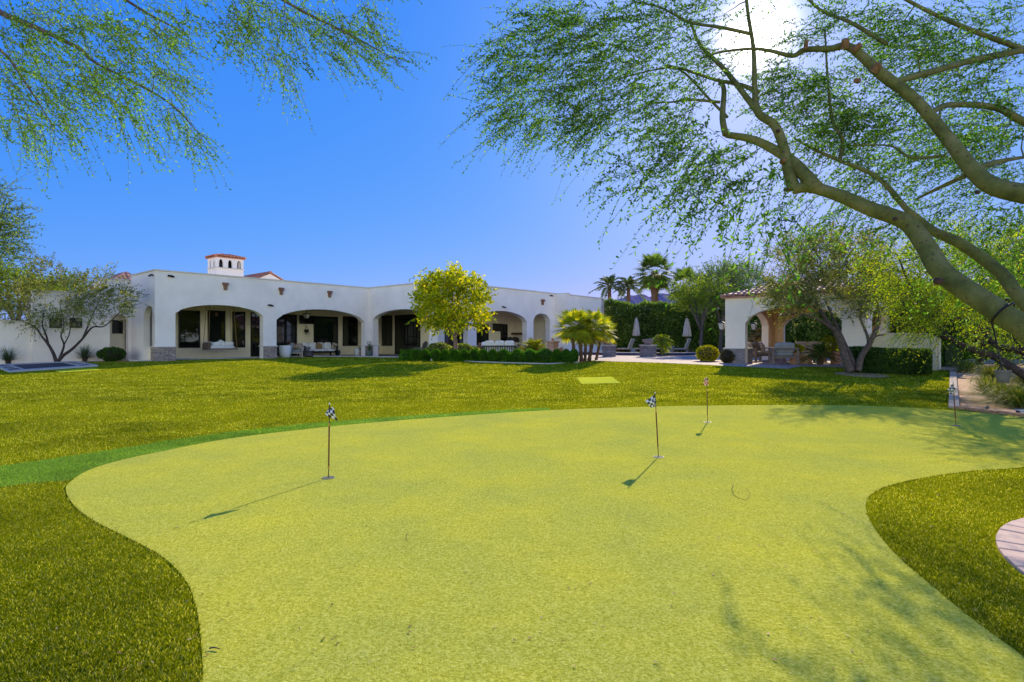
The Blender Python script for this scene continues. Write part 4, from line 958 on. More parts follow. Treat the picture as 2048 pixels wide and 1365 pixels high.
bush('garden_bush', pG(1590, 24.5)+Vector((0,0,.55)), (.34, .3, .14), 'bright yellow-green plant in a pot behind the grey armchair', yl2, 900, .08, .05, None, 1, 164, barkdk)
def twiggy(px, py, hpx, label, seed):
    b = gp(px, py); rg = np.random.default_rng(seed); t = thing('twiggy_shrub', b, label, 'shrub'); n = 1
    C = np.zeros((1, 3)); L, R = shoots(C, np.array([[0, 0, 1.0]]), 26, hpx/F*b.y, .35, .05, 12, .06, .025, rg, .008, .03, start=.3)
    quads_obj('foliage', L, sage, t); quads_obj('stems', R, barkdk, t)
twiggy(87, 722, 30, 'thin upright grey-green shrub between the left agave and the forked trunks', 170)
twiggy(134, 722, 14, 'small wispy shrub behind the trampoline right of the forked trunks', 171)
# blade plants
def bladeplant(name, loc, n, L, W, label, lm, seed, spread=1.0, droop=.25, cat='plant', group=None, up=.5, seg=4, spr=.06):
    rg = np.random.default_rng(seed); t = thing(name, loc, label, cat, group)
    a = rg.random(n)*2*pi; el = up+rg.random(n)*(1.45-up); D = np.stack([np.cos(a)*np.cos(el)*spread, np.sin(a)*np.cos(el)*spread, np.sin(el)], 1)
    ln = L*(.6+.5*rg.random(n)); tt = np.linspace(0, 1, seg+1); B = np.stack([np.cos(a), np.sin(a), 0*a], 1)*spr*rg.random(n)[:, None]
    Q = B[:, None]+D[:, None]*(ln[:, None]*tt)[..., None]; Q[..., 2] -= droop*ln[:, None]*tt**2.2; Q[..., 2] = np.maximum(Q[..., 2], .02)
    Sd = np.stack([-np.sin(a), np.cos(a), 0*a], 1)[:, None]*W/2*(np.array([.8, 1, .85, .55, .05][:seg+1] if seg == 4 else np.linspace(1, .05, seg+1)))[None, :, None]
    V = [np.stack([Q[:, i]-Sd[:, i], Q[:, i]+Sd[:, i], Q[:, i+1]+Sd[:, i+1], Q[:, i+1]-Sd[:, i+1]], 1) for i in range(seg)]
    quads_obj('leaves', np.concatenate(V), lm, t); return t
blueg = leafmat('blue_green_blade', [(.05, .09, .06), (.09, .14, .09), (.13, .18, .10)], .15, None, .4, 2)
for i, (px, py, L, lab) in enumerate([(16, 727, .95, 'spiky blue-green desert spoon plant at the left edge before the garden wall'), (170, 722, .95, 'spiky blue-green desert spoon plant right of the forked trunks'), (196, 719, .6, 'small spiky plant tucked behind the second desert spoon')]):
    o = bladeplant('desert_spoon', gp(px, py)+Vector((0,0,.1)), 260, L, .02, lab, blueg, 180+i, droop=.12, up=.15, group='spiky plants along the left wall')
    MB().tube([(0, 0, -.12), (0, 0, .1)], [.1, .13], 8).build('trunk', barkdk, o)
grl = leafmat('ornamental_blade', [(.05, .09, .012), (.12, .18, .02), (.24, .28, .05), (.34, .32, .1)], .35, (1.4, 1.3, .4), .4, 1.0)
gi = 0
glabs = ['tall ornamental grass farthest back along the gravel path', 'ornamental grass clump behind the hanging bucket', 'ornamental grass clump left of the hanging bucket, reaching over the gravel', 'dark arching grass clump at the right edge nearest the putting green', 'arching grass clump under the hanging bucket', 'grass clump at the right edge above the nearest one', 'low grass clump at the far side of the gravel, beside the mesquite trunk']
for px, py, L in [(1935, 745, 1.1), (1985, 760, 1.15), (1985, 790, 1.1), (2046, 815, 1.1), (2012, 805, 1.0), (2060, 775, 1.2), (2010, 740, 1.1)]:
    bladeplant('ornamental_grass', gp(px, py), 620, L, .014, glabs[gi], grl, 190+gi, droop=.62, up=.25, group='ornamental grasses beside the path', cat='grass clump', spr=.2); gi += 1
# ---- palms
def fan_leaf(V, c, d, r, rg, n=22, droop=.15):
    """fan of blades from hub c facing along d"""
    d = Vector(d).normalized(); up = Vector((0, 0, 1)); sx = d.cross(up); sx = sx.normalized() if sx.length > .05 else Vector((1, 0, 0)); nn = sx.cross(d)
    for i in range(n):
        a = -1.9+3.8*i/(n-1); v = (d*cos(a)+sx*sin(a)); v = (v+nn*.12*cos(a*2)).normalized(); rr = r*(.85+.15*cos(a))*rg.uniform(.9, 1.05)
        w_ = v.cross(nn).normalized()*r*.055
        m1_ = c+v*rr*.55; e_ = c+v*rr+Vector((0, 0, -droop*rr)); wm = w_
        V.append([tuple(c), tuple(m1_+wm), tuple(e_), tuple(m1_-wm)])
def fanpalm(name, base, top, r0, r1, nfr, fr, pet, label, lm, seed, skirt=0, group=None, elmin=-.5, bark=None, cat='palm tree', bend=None):
    rg = random.Random(seed); base, top = Vector(base), Vector(top); t = thing(name, base, label, cat, group)
    mid_ = (base+top)/2+(Vector(bend) if bend else Vector((0, 0, 0)))
    p, R = limb([A3(base), A3(mid_), A3(top)], r0, r1, 6); mb = MB()
    R = [r*(1+.12*((i % 2)*2-1)) for i, r in enumerate(R)]
    mb.tube(p, R, 10); o = mb.build('trunk', bark or palmbark, t, smooth=True); o.location = -base
    V = []; pm = MB()
    for i in range(nfr):
        a = i*2.4+rg.uniform(-.2, .2); el = 1.35-(1.35-elmin)*(i/nfr)**.8
        d = Vector((cos(a)*cos(el), sin(a)*cos(el), sin(el))); q = top+d*pet; q2 = q+Vector((0, 0, -.12*pet*(1-d.z)))
        pm.tube([top, top+d*pet*.5, q2], [.018, .012, .01], 4, cap=False)
        dd = (d+Vector((0, 0, -.25))).normalized(); fan_leaf(V, q2, dd, fr*rg.uniform(.85, 1.1), rg)
    quads_obj('fronds', np.array(V)-np.array(base), lm, t); o = pm.build('stalks', grstalk, t); o.location = -base
    if skirt:
        V = []
        for i in range(skirt):
            a = i*2.4; el = -1.2+rg.uniform(-.2, .2); d = Vector((cos(a)*cos(el), sin(a)*cos(el), sin(el))); fan_leaf(V, top+d*pet*.6, d, fr*.8, rg, 12)
        quads_obj('dead_fronds', np.array(V)-np.array(base), deadl, t)
    return t
palmbark = mat('palm_bark', (.20, .12, .07), (.09, .05, .035), 14, .95, .9, .04, 25, stretch=(1, 1, 3))
grstalk = mat('palm_stalk', (.22, .24, .06), (.14, .16, .05), 8, .6)
deadl = leafmat('dry_frond', [(.35, .18, .05), (.48, .28, .08), (.55, .38, .12)], .4, (1.4, 1.1, .5), .6, 1)
fanl = leafmat('fan_frond', [(.22, .32, .02), (.38, .45, .03), (.55, .52, .06), (.14, .24, .02)], .5, (1.5, 1.4, .4), .35, 1.5)
fand = leafmat('fan_frond_dark', [(.07, .13, .03), (.12, .2, .04), (.18, .27, .06)], .35, (1.5, 1.5, .5), .35, 1)
ck = gp(1172, 724)
cl = [((1150,724),(1143,655),.085,.075,11,.62,.45,'leaning fan palm at the left of the palm clump with pale spiky fronds'),
 ((1163,724),(1158,650),.10,.085,11,.55,.42,'tallest fan palm of the clump beside the bed, on a thick dark trunk'),
 ((1178,723),(1190,652),.10,.08,11,.55,.42,'fan palm of the clump leaning right, its trunk crossing the others'),
 ((1170,723),(1172,668),.08,.07,9,.5,.4,'middle fan palm of the clump, seen between the two dark trunks'),
 ((1192,721),(1205,662),.08,.07,9,.5,.4,'fan palm at the right of the clump with orange dried fronds')]
for i, (bp, tp, r0, r1, nf, fr, pt, lab) in enumerate(cl):
    b = gp(*bp); fanpalm('fan_palm', b, at(tp[0], tp[1], b.y), r0, r1, nf+9, fr*1.15, pt*1.1, lab, fanl, 200+i, skirt=5 if i > 2 else 2, group='fan palms in the clump', elmin=-.75)
def feather_palm(name, base, top, r0, r1, nfr, fl, lw, label, lm, seed, elmin=-.4, group=None, droop=.5, nl=26, ll=.3, skirt=0, bark=None):
    rg = np.random.default_rng(seed); base, top = Vector(base), Vector(top); t = thing(name, base, label, 'palm tree', group)
    p, R = limb([A3(base), A3((base+top)/2), A3(top)], r0, r1, 8); R = [r*(1+.07*((i % 2)*2-1)) for i, r in enumerate(R)]
    mb = MB(); mb.tube(p, R, 10); o = mb.build('trunk', bark or palmbark, t, smooth=True); o.location = -base
    V = []; pm = MB(); T0 = A3(top)
    for i in range(nfr):
        a = i*2.4+rg.random()*.3; el = 1.4-(1.4-elmin)*((i+.5)/nfr); d = np.array([cos(a)*cos(el), sin(a)*cos(el), sin(el)])
        L = fl*(.85+.3*rg.random()); pts = [T0+d*L*u+np.array([0, 0, -droop*L*u*u]) for u in np.linspace(0, 1, 7)]
        pm.tube(pts, [.03, .025, .02, .018, .014, .01, .006], 4, cap=False)
        sd = np.array([-sin(a), cos(a), 0])
        for j in range(nl):
            u = .18+.82*j/nl; c = T0+d*L*u+np.array([0, 0, -droop*L*u*u]); tg = d+np.array([0, 0, -2*droop*u]); tg /= np.linalg.norm(tg)
            for s_ in (-1, 1):
                ld_ = nrm((sd*s_*.9+tg*.75+np.array([0, 0, .25])+rg.normal(size=3)*.12)[None])[0]; l_ = ll*(1-.55*abs(u-.45))*1.0
                sx = np.cross(ld_, tg); w2 = nrm(np.cross(ld_, nrm(sx[None])[0])[None])[0]*lw/2
                V.append([c, c+ld_*l_*.5+w2, c+ld_*l_-np.array([0, 0, .1*l_]), c+ld_*l_*.5-w2])
    quads_obj('fronds', np.array(V)-A3(base), lm, t); o = pm.build('stalks', grstalk, t); o.location = -base
    return t
Yp = 75
for px, pt, rr, lab in [(1219, 574, 1.9, 'left of the two feather palms on the skyline beyond the house'), (1257, 575, 1.75, 'right of the two feather palms on the skyline, next to the tall fan palm')]:
    feather_palm('date_palm', pG(px, Yp), at(px, pt, Yp), .28, .24, 22, rr*1.3, .13, lab, leafmat('date_frond', [(.06, .10, .04), (.10, .15, .06), (.14, .2, .08)], .3, None, .4, .5), 220+px, elmin=-.25, droop=.45, nl=22, ll=.75, group='feather palms on the skyline')
fanpalm('fan_palm', pG(1311, 62), at(1309, 545, 62), .45, .40, 46, 1.35, 1.35, 'tallest fan palm on the skyline with a thick brown trunk', fand, 230, skirt=12, elmin=-.85)
fanpalm('fan_palm', pG(1372, 60), at(1370, 572, 60), .40, .35, 26, 1.3, 1.2, 'shorter fan palm on the skyline half hidden by the feathery tree', fand, 231, skirt=5, elmin=-.7)
# pygmy palm by the pool, bushy palm by the patio, sago, golden palm behind the pavilion
fine = leafmat('pygmy_frond', [(.14, .24, .015), (.26, .36, .02), (.42, .46, .04)], .45, (1.5, 1.4, .4), .35, 2)
b = at(1324, 709.5, 38); b.z = gz(38)
feather_palm('pygmy_palm', b, at(1323, 682, 38), .13, .11, 30, .78, .05, 'small palm with a round yellow-green head by the pool between the loungers', fine, 240, elmin=-.6, droop=.55, nl=18, ll=.3)
b = pG(1068, 30); feather_palm('bushy_palm', b, b+Vector((0, 0, .45)), .12, .12, 34, .95, .06, 'bushy golden palm behind the clipped balls in front of the small arch', leafmat('bushy_frond', [(.2, .28, .02), (.4, .42, .03), (.5, .48, .06)], .4, (1.4, 1.3, .4), .4, 2), 241, elmin=.1, droop=.35, nl=18, ll=.32)
b = gp(1640, 729.5); feather_palm('sago_palm', b, b+Vector((0, 0, .38)), .12, .14, 36, .82, .03, 'dark green sago palm at the lawn edge in front of the pavilion', leafmat('sago_frond', [(.02, .07, .012), (.05, .13, .02), (.08, .2, .03)], .3, (1.5, 1.6, .4), .3, 2), 242, elmin=-.1, droop=.35, nl=26, ll=.16)
b = pG(1515, 34); feather_palm('golden_palm', b, b+Vector((0, 0, 1.3)), .12, .12, 26, .9, .06, 'golden-orange palm seen through the pavilion side arch', deadl, 243, elmin=-.9, droop=.6, nl=16, ll=.35)
b = pG(1668, 25.5); feather_palm('pygmy_palm', b, b+Vector((0, 0, .8)), .1, .1, 24, .8, .05, 'yellow-green palm between the sago palm and the olive trunks', fine, 244, elmin=-.4, droop=.5, nl=16, ll=.28)
# ---------------------------------------------------------------- pavilion
AG = radians(-40.55); PG = Vector((9.63, 25.5)); GX = Vector((cos(AG), sin(AG))); GY = Vector((-sin(AG), cos(AG)))
pav = thing('pavilion', (PG.x, PG.y, 0), 'square white stucco pavilion with arched openings and clay tile hip roof', 'pavilion', rz=AG)
GW, GL, EV = 5.5, 6.25, 3.24
def gp3(x, y, z=0.3): q = PG+GX*x+GY*y; return Vector((q.x, q.y, z))
fa = [.88, 4.62, 2.10, 2.78]; sa_ = [1.0, 5.25, 2.10, 2.78]; T3 = .32
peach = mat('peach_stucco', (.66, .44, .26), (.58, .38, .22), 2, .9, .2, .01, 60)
cream = mat('cream_garden_stucco', (.74, .66, .46), (.68, .60, .41), 2, .9, .2, .01, 60)
pst = mat('ivory_stucco', (.95, .82, .66), (.87, .75, .60), 1.5, .9, .25, .01, 60)
wall('wall', 'x', 0, 0, GW, EV, [fa], T3, pst, parent=pav); wall('wall', 'x', GL, 0, GW, EV, [fa], -T3, pst, parent=pav)
wall('wall', 'y', 0, T3, GL-T3, EV, [sa_], T3, pst, parent=pav); wall('wall', 'y', GW, T3, GL-T3, EV, [sa_], -T3, pst, parent=pav)
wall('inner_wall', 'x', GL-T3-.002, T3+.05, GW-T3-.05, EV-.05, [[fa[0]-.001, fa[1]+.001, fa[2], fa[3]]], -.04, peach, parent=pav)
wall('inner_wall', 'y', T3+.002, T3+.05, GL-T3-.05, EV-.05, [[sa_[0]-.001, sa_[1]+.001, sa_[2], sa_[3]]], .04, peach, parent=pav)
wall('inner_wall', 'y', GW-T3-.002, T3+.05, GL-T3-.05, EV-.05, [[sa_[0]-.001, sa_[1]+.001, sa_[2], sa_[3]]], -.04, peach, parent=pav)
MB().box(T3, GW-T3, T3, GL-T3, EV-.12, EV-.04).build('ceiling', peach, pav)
hip(pav, 'tile_roof', 0, GW, 0, GL, EV+.06, .86, .14, tilep, wd=.25)
def pbase(x0, x1_, y0, y1_):
    b_ = MB().box(x0, x1_, y0, y1_, 0, .95).build('pier_base', brickmat('grey_stone', (.34,.30,.28), (.22,.2,.19), (.12,.1,.1), .3, .085, .008, bs=1), pav)
    MB().box(x0-.03, x1_+.03, y0-.03, y1_+.03, .95, .99).build('cap', trimm, b_)
pbase(-.05, fa[0]-.001, -.05, sa_[0]-.001); pbase(fa[1]+.001, GW+.05, -.05, sa_[0]-.001); pbase(-.05, fa[0]-.001, sa_[1]+.001, GL+.05); pbase(fa[1]+.001, GW+.05, sa_[1]+.001, GL+.05)
def lantern(name, loc, rz, label, h=.44, w_=.14, arm=True, group=None):
    t = thing(name, loc, label, 'lantern', group, rz)
    mb = MB(); c = (0, -.28 if arm else 0, 0)
    def ringz(z, a): return [(sx*a, c[1]+sy*a, z) for sx, sy in ((-1, -1), (1, -1), (1, 1), (-1, 1))]
    b0, b1 = ringz(-h/2, w_*.62), ringz(h*.22, w_)
    for i in range(4): mb.bar(b0[i], b1[i], .022); mb.bar(b0[i], b0[(i+1) % 4], .022); mb.bar(b1[i], b1[(i+1) % 4], .026)
    mb.add(ringz(h*.23, w_*1.15)+[(0, c[1], h*.42)], [(0, 1, 4), (1, 2, 4), (2, 3, 4), (3, 0, 4), (0, 1, 2, 3)])
    if arm: mb.tube([(0, c[1], h*.40), (0, c[1], h*.55), (0, c[1]*.5, h*.62), (0, 0, h*.35)], .014, 6); mb.box(-.05, .05, -.02, 0, h*.1, h*.5)
    else: mb.tube([(0, 0, h*.4), (0, 0, h*.4+.5)], .01, 5)
    mb.build('frame', blackm, t)
    i0, i1 = ringz(-h/2+.02, w_*.56), ringz(h*.2, w_*.93)
    MB().add(i0+i1, [(0, 1, 5, 4), (1, 2, 6, 5), (2, 3, 7, 6), (3, 0, 4, 7), (0, 1, 2, 3)]).build('glass_panes', lampglass, t)
    return t
lampglass = mat('frosted_lantern_glass', (.5, .49, .46), (.42, .41, .4), 5, .3)
p = gp3(0, .35, 2.03); lantern('wall_lantern', p, AG-pi/2, 'black wall lantern on the outer left corner of the pavilion')
p = gp3(0, 4.9, 2.1); lantern('wall_lantern', p, AG-pi/2, 'black wall lantern seen through the pavilion arch')
# garden wall
gwt = thing('garden_wall', (15.72, 20.9, .2), 'low cream stucco garden wall ending behind the clipped box hedge', 'wall', rz=AG)
MB().box(-2.55, 0, 0, .28, 0, 1.36).build('wall', cream, gwt, bevel=.02)
MB().box(-2.6, .03, -.03, .31, 1.361, 1.41).build('cap', cream, gwt)
MB().box(-.3, .06, .285, 1.2, 0, 1.2).build('return_wall', cream, gwt)
# ---------------------------------------------------------------- furniture
wood = mat('weathered_teak', (.26, .19, .14), (.16, .12, .10), 14, .8, .3, .01, 60, stretch=(1, 6, 6))
tanc = mat('taupe_cushion', (.36, .30, .25), (.30, .25, .21), 6, .95)
greyc = mat('grey_cushion', (.30, .31, .33), (.24, .25, .27), 6, .95)
stripe = brickmat('striped_cloth', (.66, .58, .48), (.30, .22, .18), (.6, .5, .4), .07, 3, .0, off=0, bs=0)
browc = mat('brown_cushion', (.16, .11, .09), (.11, .08, .07), 30, .95)
straw = mat('woven_straw', (.36, .24, .12), (.22, .14, .07), 40, .95, .6, .01, 60)
def cushion(parent, name, c, r, m, R=None): return MB().blob(c, r, 14, 8, .45, R=R).build(name, m, parent, smooth=True)
RX = lambda a: Matrix.Rotation(a, 3, 'X'); RZ = lambda a: Matrix.Rotation(a, 3, 'Z'); RY = lambda a: Matrix.Rotation(a, 3, 'Y')
def sofa(name, loc, rz, W, label, seats=2, fm=None, cm=None, cat='sofa', D=.85, pillows=(), slats=True, group=None, seath=.30, backh=.78):
    """front faces local -y"""
    fm = fm or wood; cm = cm or tanc; t = thing(name, loc, label, cat, group, rz)
    for sx in (-1, 1):
        for sy in (-1, 1): MB().box(sx*W/2-.05 if sx < 0 else W/2-.03, sx*W/2+.03 if sx < 0 else W/2+.05, sy*D/2-.04, sy*D/2+.04, 0, .62 if sy < 0 else backh).build('leg', fm, t)
    MB().box(-W/2+.03, W/2-.03, -D/2, D/2, seath-.09, seath-.001).build('seat_frame', fm, t)
    for sx in (-1, 1): MB().box(sx*W/2-.055, sx*W/2+.055, -D/2-.05, D/2+.04, .621, .665).build('armrest', fm, t)
    mb = MB(); mb.box(-W/2+.03, W/2-.03, D/2-.02, D/2+.03, backh-.07, backh)
    if slats:
        n = int(W/.12)
        for i in range(n): x = -W/2+.08+(W-.16)*i/(n-1); mb.box(x-.02, x+.02, D/2-.01, D/2+.02, seath, backh-.071)
    mb.build('back_frame', fm, t)
    w1 = (W-.12)/seats
    for i in range(seats):
        x = -W/2+.06+w1*(i+.5)
        cushion(t, 'seat_cushion', (x, -.05, seath+.08), (w1/2-.005, D/2-.06, .085), cm)
        cushion(t, 'back_cushion', (x, D/2-.17, seath+.36), (w1/2-.01, .09, .24), cm, RX(-.15))
    for x, m, a in pillows: cushion(t, 'pillow', (x, D/2-.33, seath+.34), (.23, .075, .22), m, RY(a) @ RX(-.35))
    return t
def face(loc, cx=0, cy=0): return atan2(cy-loc.y, cx-loc.x)
p = gp3(2.2, 2.4); p = pG(1516, 27.6); sofa('outdoor_sofa', p, AG+radians(75), 1.7, 'teak sofa with striped and brown pillows at the left inside the pavilion', 2, pillows=((-.55, stripe, .5), (.0, browc, -.3), (.5, stripe, .6)), seath=.36, backh=.8)
p = pG(1567, 24.6); sofa('armchair', p, AG+pi+radians(25), .96, 'chunky teak armchair with grey cushions, its back to the lawn', 1, cm=greyc, cat='armchair', D=.85, slats=False, seath=.36, backh=.72)
p = pG(1609, 27.0); sofa('outdoor_sofa', p, AG+radians(-20), 1.5, 'teak sofa with taupe cushion behind the sago palm', 2, seath=.38, backh=.80)
p = pG(1601, 25.2); t = thing('fire_pit', p, 'low square peach stucco fire pit right of the grey armchair', 'fire pit', rz=AG)
MB().box(-.38, .38, -.38, .38, -.02, .40).build('body', peach, t); MB().box(-.42, .42, -.42, .42, .401, .45).build('top', cream, t)
p = pG(1632, 26.2); t = thing('side_table', p, 'reddish-brown slatted wooden table behind the sago palm', 'table', rz=AG); rw = mat('red_wood', (.36, .16, .08), (.22, .09, .05), 10, .7)
MB().box(-.4, .4, -.3, .3, .40, .45).build('tabletop', rw, t)
for sx in (-1, 1):
    for sy in (-1, 1): MB().box(sx*.36-.03, sx*.36+.03, sy*.26-.03, sy*.26+.03, 0, .399).build('leg', rw, t)
terra = mat('terracotta', (.50, .26, .17), (.40, .2, .13), 5, .9)
p = pG(1674, 24.6); t = thing('planter', p, 'square terracotta planter behind the olive trunks', 'planter')
MB().prism([(-.17, 0), (.17, 0), (.22, .5), (-.22, .5)], lambda u, w_, q: (u, q, w_), -.2, .2).build('pot', terra, t); MB().box(-.25, .25, -.23, .23, .501, .56).build('rim', terra, t)
p = pG(1590, 24.5); t = thing('planter', p, 'terracotta pot holding the yellow-green plant behind the armchair', 'planter')
MB().lathe([(.14, 0), (.2, .4), (.23, .42), (.23, .5), (.19, .5), (.18, .44)], 20).build('pot', terra, t, smooth='auto')
# pool side
navy = mat('blue_pool_tile', (.05, .06, .14), (.03, .035, .09), 20, .3)
pc = []; mb = MB()
c0 = pG(1300, 41)
for i in range(25):
    a = radians(200+140*i/24); pc.append((5.2*cos(a), 5.2*sin(a)+2.5))
for (xa, ya), (xb, yb) in zip(pc, pc[1:]): mb.bar((xa, ya, .08), (xb, yb, .08), .34, .19)
t = thing('pool_curb', c0, 'curved raised dark blue tiled pool edge below the loungers', 'pool edge'); mb.build('curb', navy, t)
mb = MB()
for (xa, ya), (xb, yb) in zip(pc, pc[1:]): mb.bar((xa, ya, .20), (xb, yb, .20), .40, .045)
mb.build('coping', mat('pale_coping', (.6, .52, .46), None, 4, .8), t)
tag(sheet('pool_water', [(c0.x+x*.965, c0.y+(y-2.5)*.965+2.5) for x, y in pc], .13, mat('pool_water', (.02, .12, .2), None, 3, .05), px=False), kind='structure')
pstone = brickmat('pedestal_stone', (.30, .26, .24), (.18, .16, .16), (.1, .09, .09), .24, .1, .008, bs=1)
bowlm = mat('aged_bowl', (.34, .26, .25), (.2, .15, .15), 9, .8, .4, .01)
def pedestal(px, D, lab1, lab2, w_=.42, h=.70):
    p = pG(px, D); t = thing('stone_pedestal', p, lab1, 'pedestal', 'stone pedestals by the pool'); MB().box(-w_, w_, -w_, w_, -.02, h).build('body', pstone, t)
    MB().box(-w_-.05, w_+.05, -w_-.05, w_+.05, h+.001, h+.06).build('cap', mat('cap_stone', (.5, .43, .38), None, 5, .85), t)
    b_ = thing('fire_bowl', p+Vector((0, 0, h+.06)), lab2, 'bowl', 'bowls on the pedestals')
    MB().lathe([(.14, 0), (.17, .03), (.30, .17), (.33, .28), (.35, .29), (.35, .36), (.30, .36), (.28, .28), (.1, .2)], 28, wob=lambda a, z: .035*cos(a*12) if .02 < z < .27 else 0).build('bowl', bowlm, b_, smooth='auto')
pedestal(1296, 35.6, 'square stone pedestal between the loungers, in front of the pool curb', 'round ribbed bowl on the free-standing pedestal')
pedestal(1218, 35.6, 'stone pedestal half hidden behind the palm clump', 'round bowl glimpsed behind the right side of the palm clump', .36)
lw = mat('lounger_wood', (.20, .13, .09), (.13, .09, .07), 12, .7); lc = mat('sand_sling', (.55, .47, .40), (.48, .41, .35), 6, .9)
def lounger(loc, rz, label):
    t = thing('sun_lounger', loc, label, 'sun lounger', 'sun loungers by the hedge', rz)
    MB().box(-.95, .55, -.33, .33, .27, .33).build('frame', lw, t)
    for x in (-.88, .5):
        for y in (-.28, .28): MB().box(x-.035, x+.035, y-.03, y+.03, 0, .269).build('leg', lw, t)
    cushion(t, 'cushion', (-.45, 0, .37), (.5, .3, .045), lc)
    MB().box(-.04, .04, -.31, .31, 0, .92, R=RY(.38)).build('backrest', lc, t).location = (.12, 0, .34)
    cushion(t, 'headrest', (.36, 0, .98), (.06, .2, .08), lc, RY(.38))
    return t
for px, D, lab in [(1256, 47, 'wooden lounger farthest left, under the left closed umbrella'), (1291, 47.5, 'wooden lounger mostly hidden behind the pedestal and its bowl'), (1321, 47, 'wooden lounger behind the small pool palm'), (1368, 45.5, 'wooden lounger farthest right, under the right closed umbrella')]:
    lounger(pG(px, D), radians(-38), lab)
def umbrella(px, D, label):
    b = pG(px, D); t = thing('closed_umbrella', b, label, 'umbrella', 'closed umbrellas by the pool'); s = D/48
    MB().tube([(0, 0, 0), (0, 0, 3.1*s)], .03, 8).build('pole', lw, t); MB().lathe([(.3, 0), (.3, .06), (.08, .1), (.05, .25)], 16).build('base', concrete, t, smooth='auto')
    w2 = lambda a, z: .16*cos(a*8)+.05*cos(a*3+1)
    MB().lathe([(.27, 1.42*s), (.33, 1.46*s), (.30, 1.7*s), (.24, 2.2*s), (.17, 2.65*s), (.12, 2.7*s), (.14, 2.78*s), (.09, 2.95*s), (.03, 2.98*s)], 48, wob=w2).build('canopy', mat('sand_canvas', (.56, .48, .42), (.48, .41, .36), 5, .9), t, smooth=True)
    MB().lathe([(.04, 3.0*s), (.05, 3.06*s), (.0, 3.12*s)], 8).build('finial', lw, t)
umbrella(1272.5, 48, 'closed sand-coloured umbrella on the left, above the first lounger')
umbrella(1374, 46, 'closed sand-coloured umbrella on the right, nearer the pavilion')
p = pG(1341, 44); t = thing('planter', p, 'grey ribbed pot beside the small pool palm', 'planter'); MB().lathe([(.2, 0), (.28, .35), (.3, .55), (.33, .56), (.33, .62), (.27, .62)], 20, wob=lambda a, z: .03*cos(a*10)).build('pot', mat('grey_pot', (.3, .28, .27), None, 6, .8), t, smooth='auto')
p = pG(1266, 44.5); t = thing('side_table', p, 'small grey cube side table beside the first lounger', 'table'); MB().box(-.16, .16, -.16, .16, 0, .42).build('body', mat('grey_table', (.3, .28, .27), None, 6, .8), t, bevel=.02); MB().box(-.2, .2, -.2, .2, .421, .45).build('tabletop', concrete, t)
# brick urn stand by the bed
redb = brickmat('red_brick', (.52, .27, .18), (.40, .19, .13), (.5, .42, .36), .2, .075, .01, bs=.6)
p = pG(1105.5, 29.0); t = thing('brick_pillar', p, 'stepped red brick pillar with a round finial beside the palm clump', 'pillar', rz=AG)
MB().box(-.27, .27, -.27, .27, -.02, .62).build('base', redb, t); MB().box(-.21, .21, -.21, .21, .621, .92).build('shaft', redb, t); MB().box(-.26, .26, -.26, .26, .921, 1.0).build('cap', redb, t)
MB().blob((0, 0, 1.08), (.08, .08, .08), 12, 8).build('finial', terra, t, smooth=True)
p = pG(1118, 28.8); t = thing('brick_pillar', p, 'short red brick block right of the stepped brick pillar', 'pillar', rz=AG); MB().box(-.13, .13, -.13, .13, -.02, .62).build('base', redb, t); MB().box(-.16, .16, -.16, .16, .621, .67).build('cap', redb, t)
# boulder, soil, rings
tag(sheet('soil_bed', BED+[(1180,723),(1185,716.5),(1100,716),(960,713.5),(812,711.6)], .016, soilm), kind='structure')
t = tag(MB().blob((0, 0, .06), (.13, .1, .13), 12, 8, .9).build('boulder', mat('pale_rock', (.5, .44, .38), (.38, .33, .29), 10, .9, .8, .03, 14), smooth=True, loc=gp(866, 722.5)), 'small pale boulder at the foot of the third boxwood ball', 'rock')
c = pG0(1722, 19.4); tag(sheet('gravel_ring', [(c.x+.75*cos(a), c.y+.95*sin(a)) for a in [2*pi*k/24 for k in range(24)]], .02, gravelm, px=False), kind='structure')
c = gp(1415, 724.5); tag(sheet('soil_ring', [(c.x+.7*cos(a), c.y+.8*sin(a)) for a in [2*pi*k/24 for k in range(24)]], .02, soilm, px=False), kind='structure')
for px, py, s_ in [(1899, 724, .13), (1902, 713, .1)]:
    q = gp(px, py); tag(MB().box(-s_, s_, -s_, s_, 0, s_*1.6).build('paving_block', concrete, loc=q, bevel=.02), 'nearer pale block on the gravel path past the garden wall' if py > 720 else 'farther small pale block on the gravel path', 'block')
q = gp(1974, 822); t = thing('garden_spotlight', q, 'small round grey spotlight on the gravel before the grasses', 'spotlight'); MB().tube([(0, 0, 0), (0, 0, .07)], .008, 6).build('stake', blackm, t); MB().tube([(-.02, .015, .05), (.02, -.02, .08)], [.028, .036], 14).build('lamp_head', mat('bronze', (.15, .13, .1), None, 5, .5), t)
q = gp(2042, 829); t = thing('landscape_light', q, 'small flat-topped path light at the right edge of the gravel', 'path light'); MB().box(-.06, .06, -.04, .04, 0, .06).build('base', blackm, t); MB().box(-.075, .075, -.055, .055, .061, .085).build('hood', mat('pale_metal', (.5, .5, .48), None, 5, .5), t); MB().box(-.05, .05, -.044, -.0405, .015, .05).build('lens', lampglass, t)
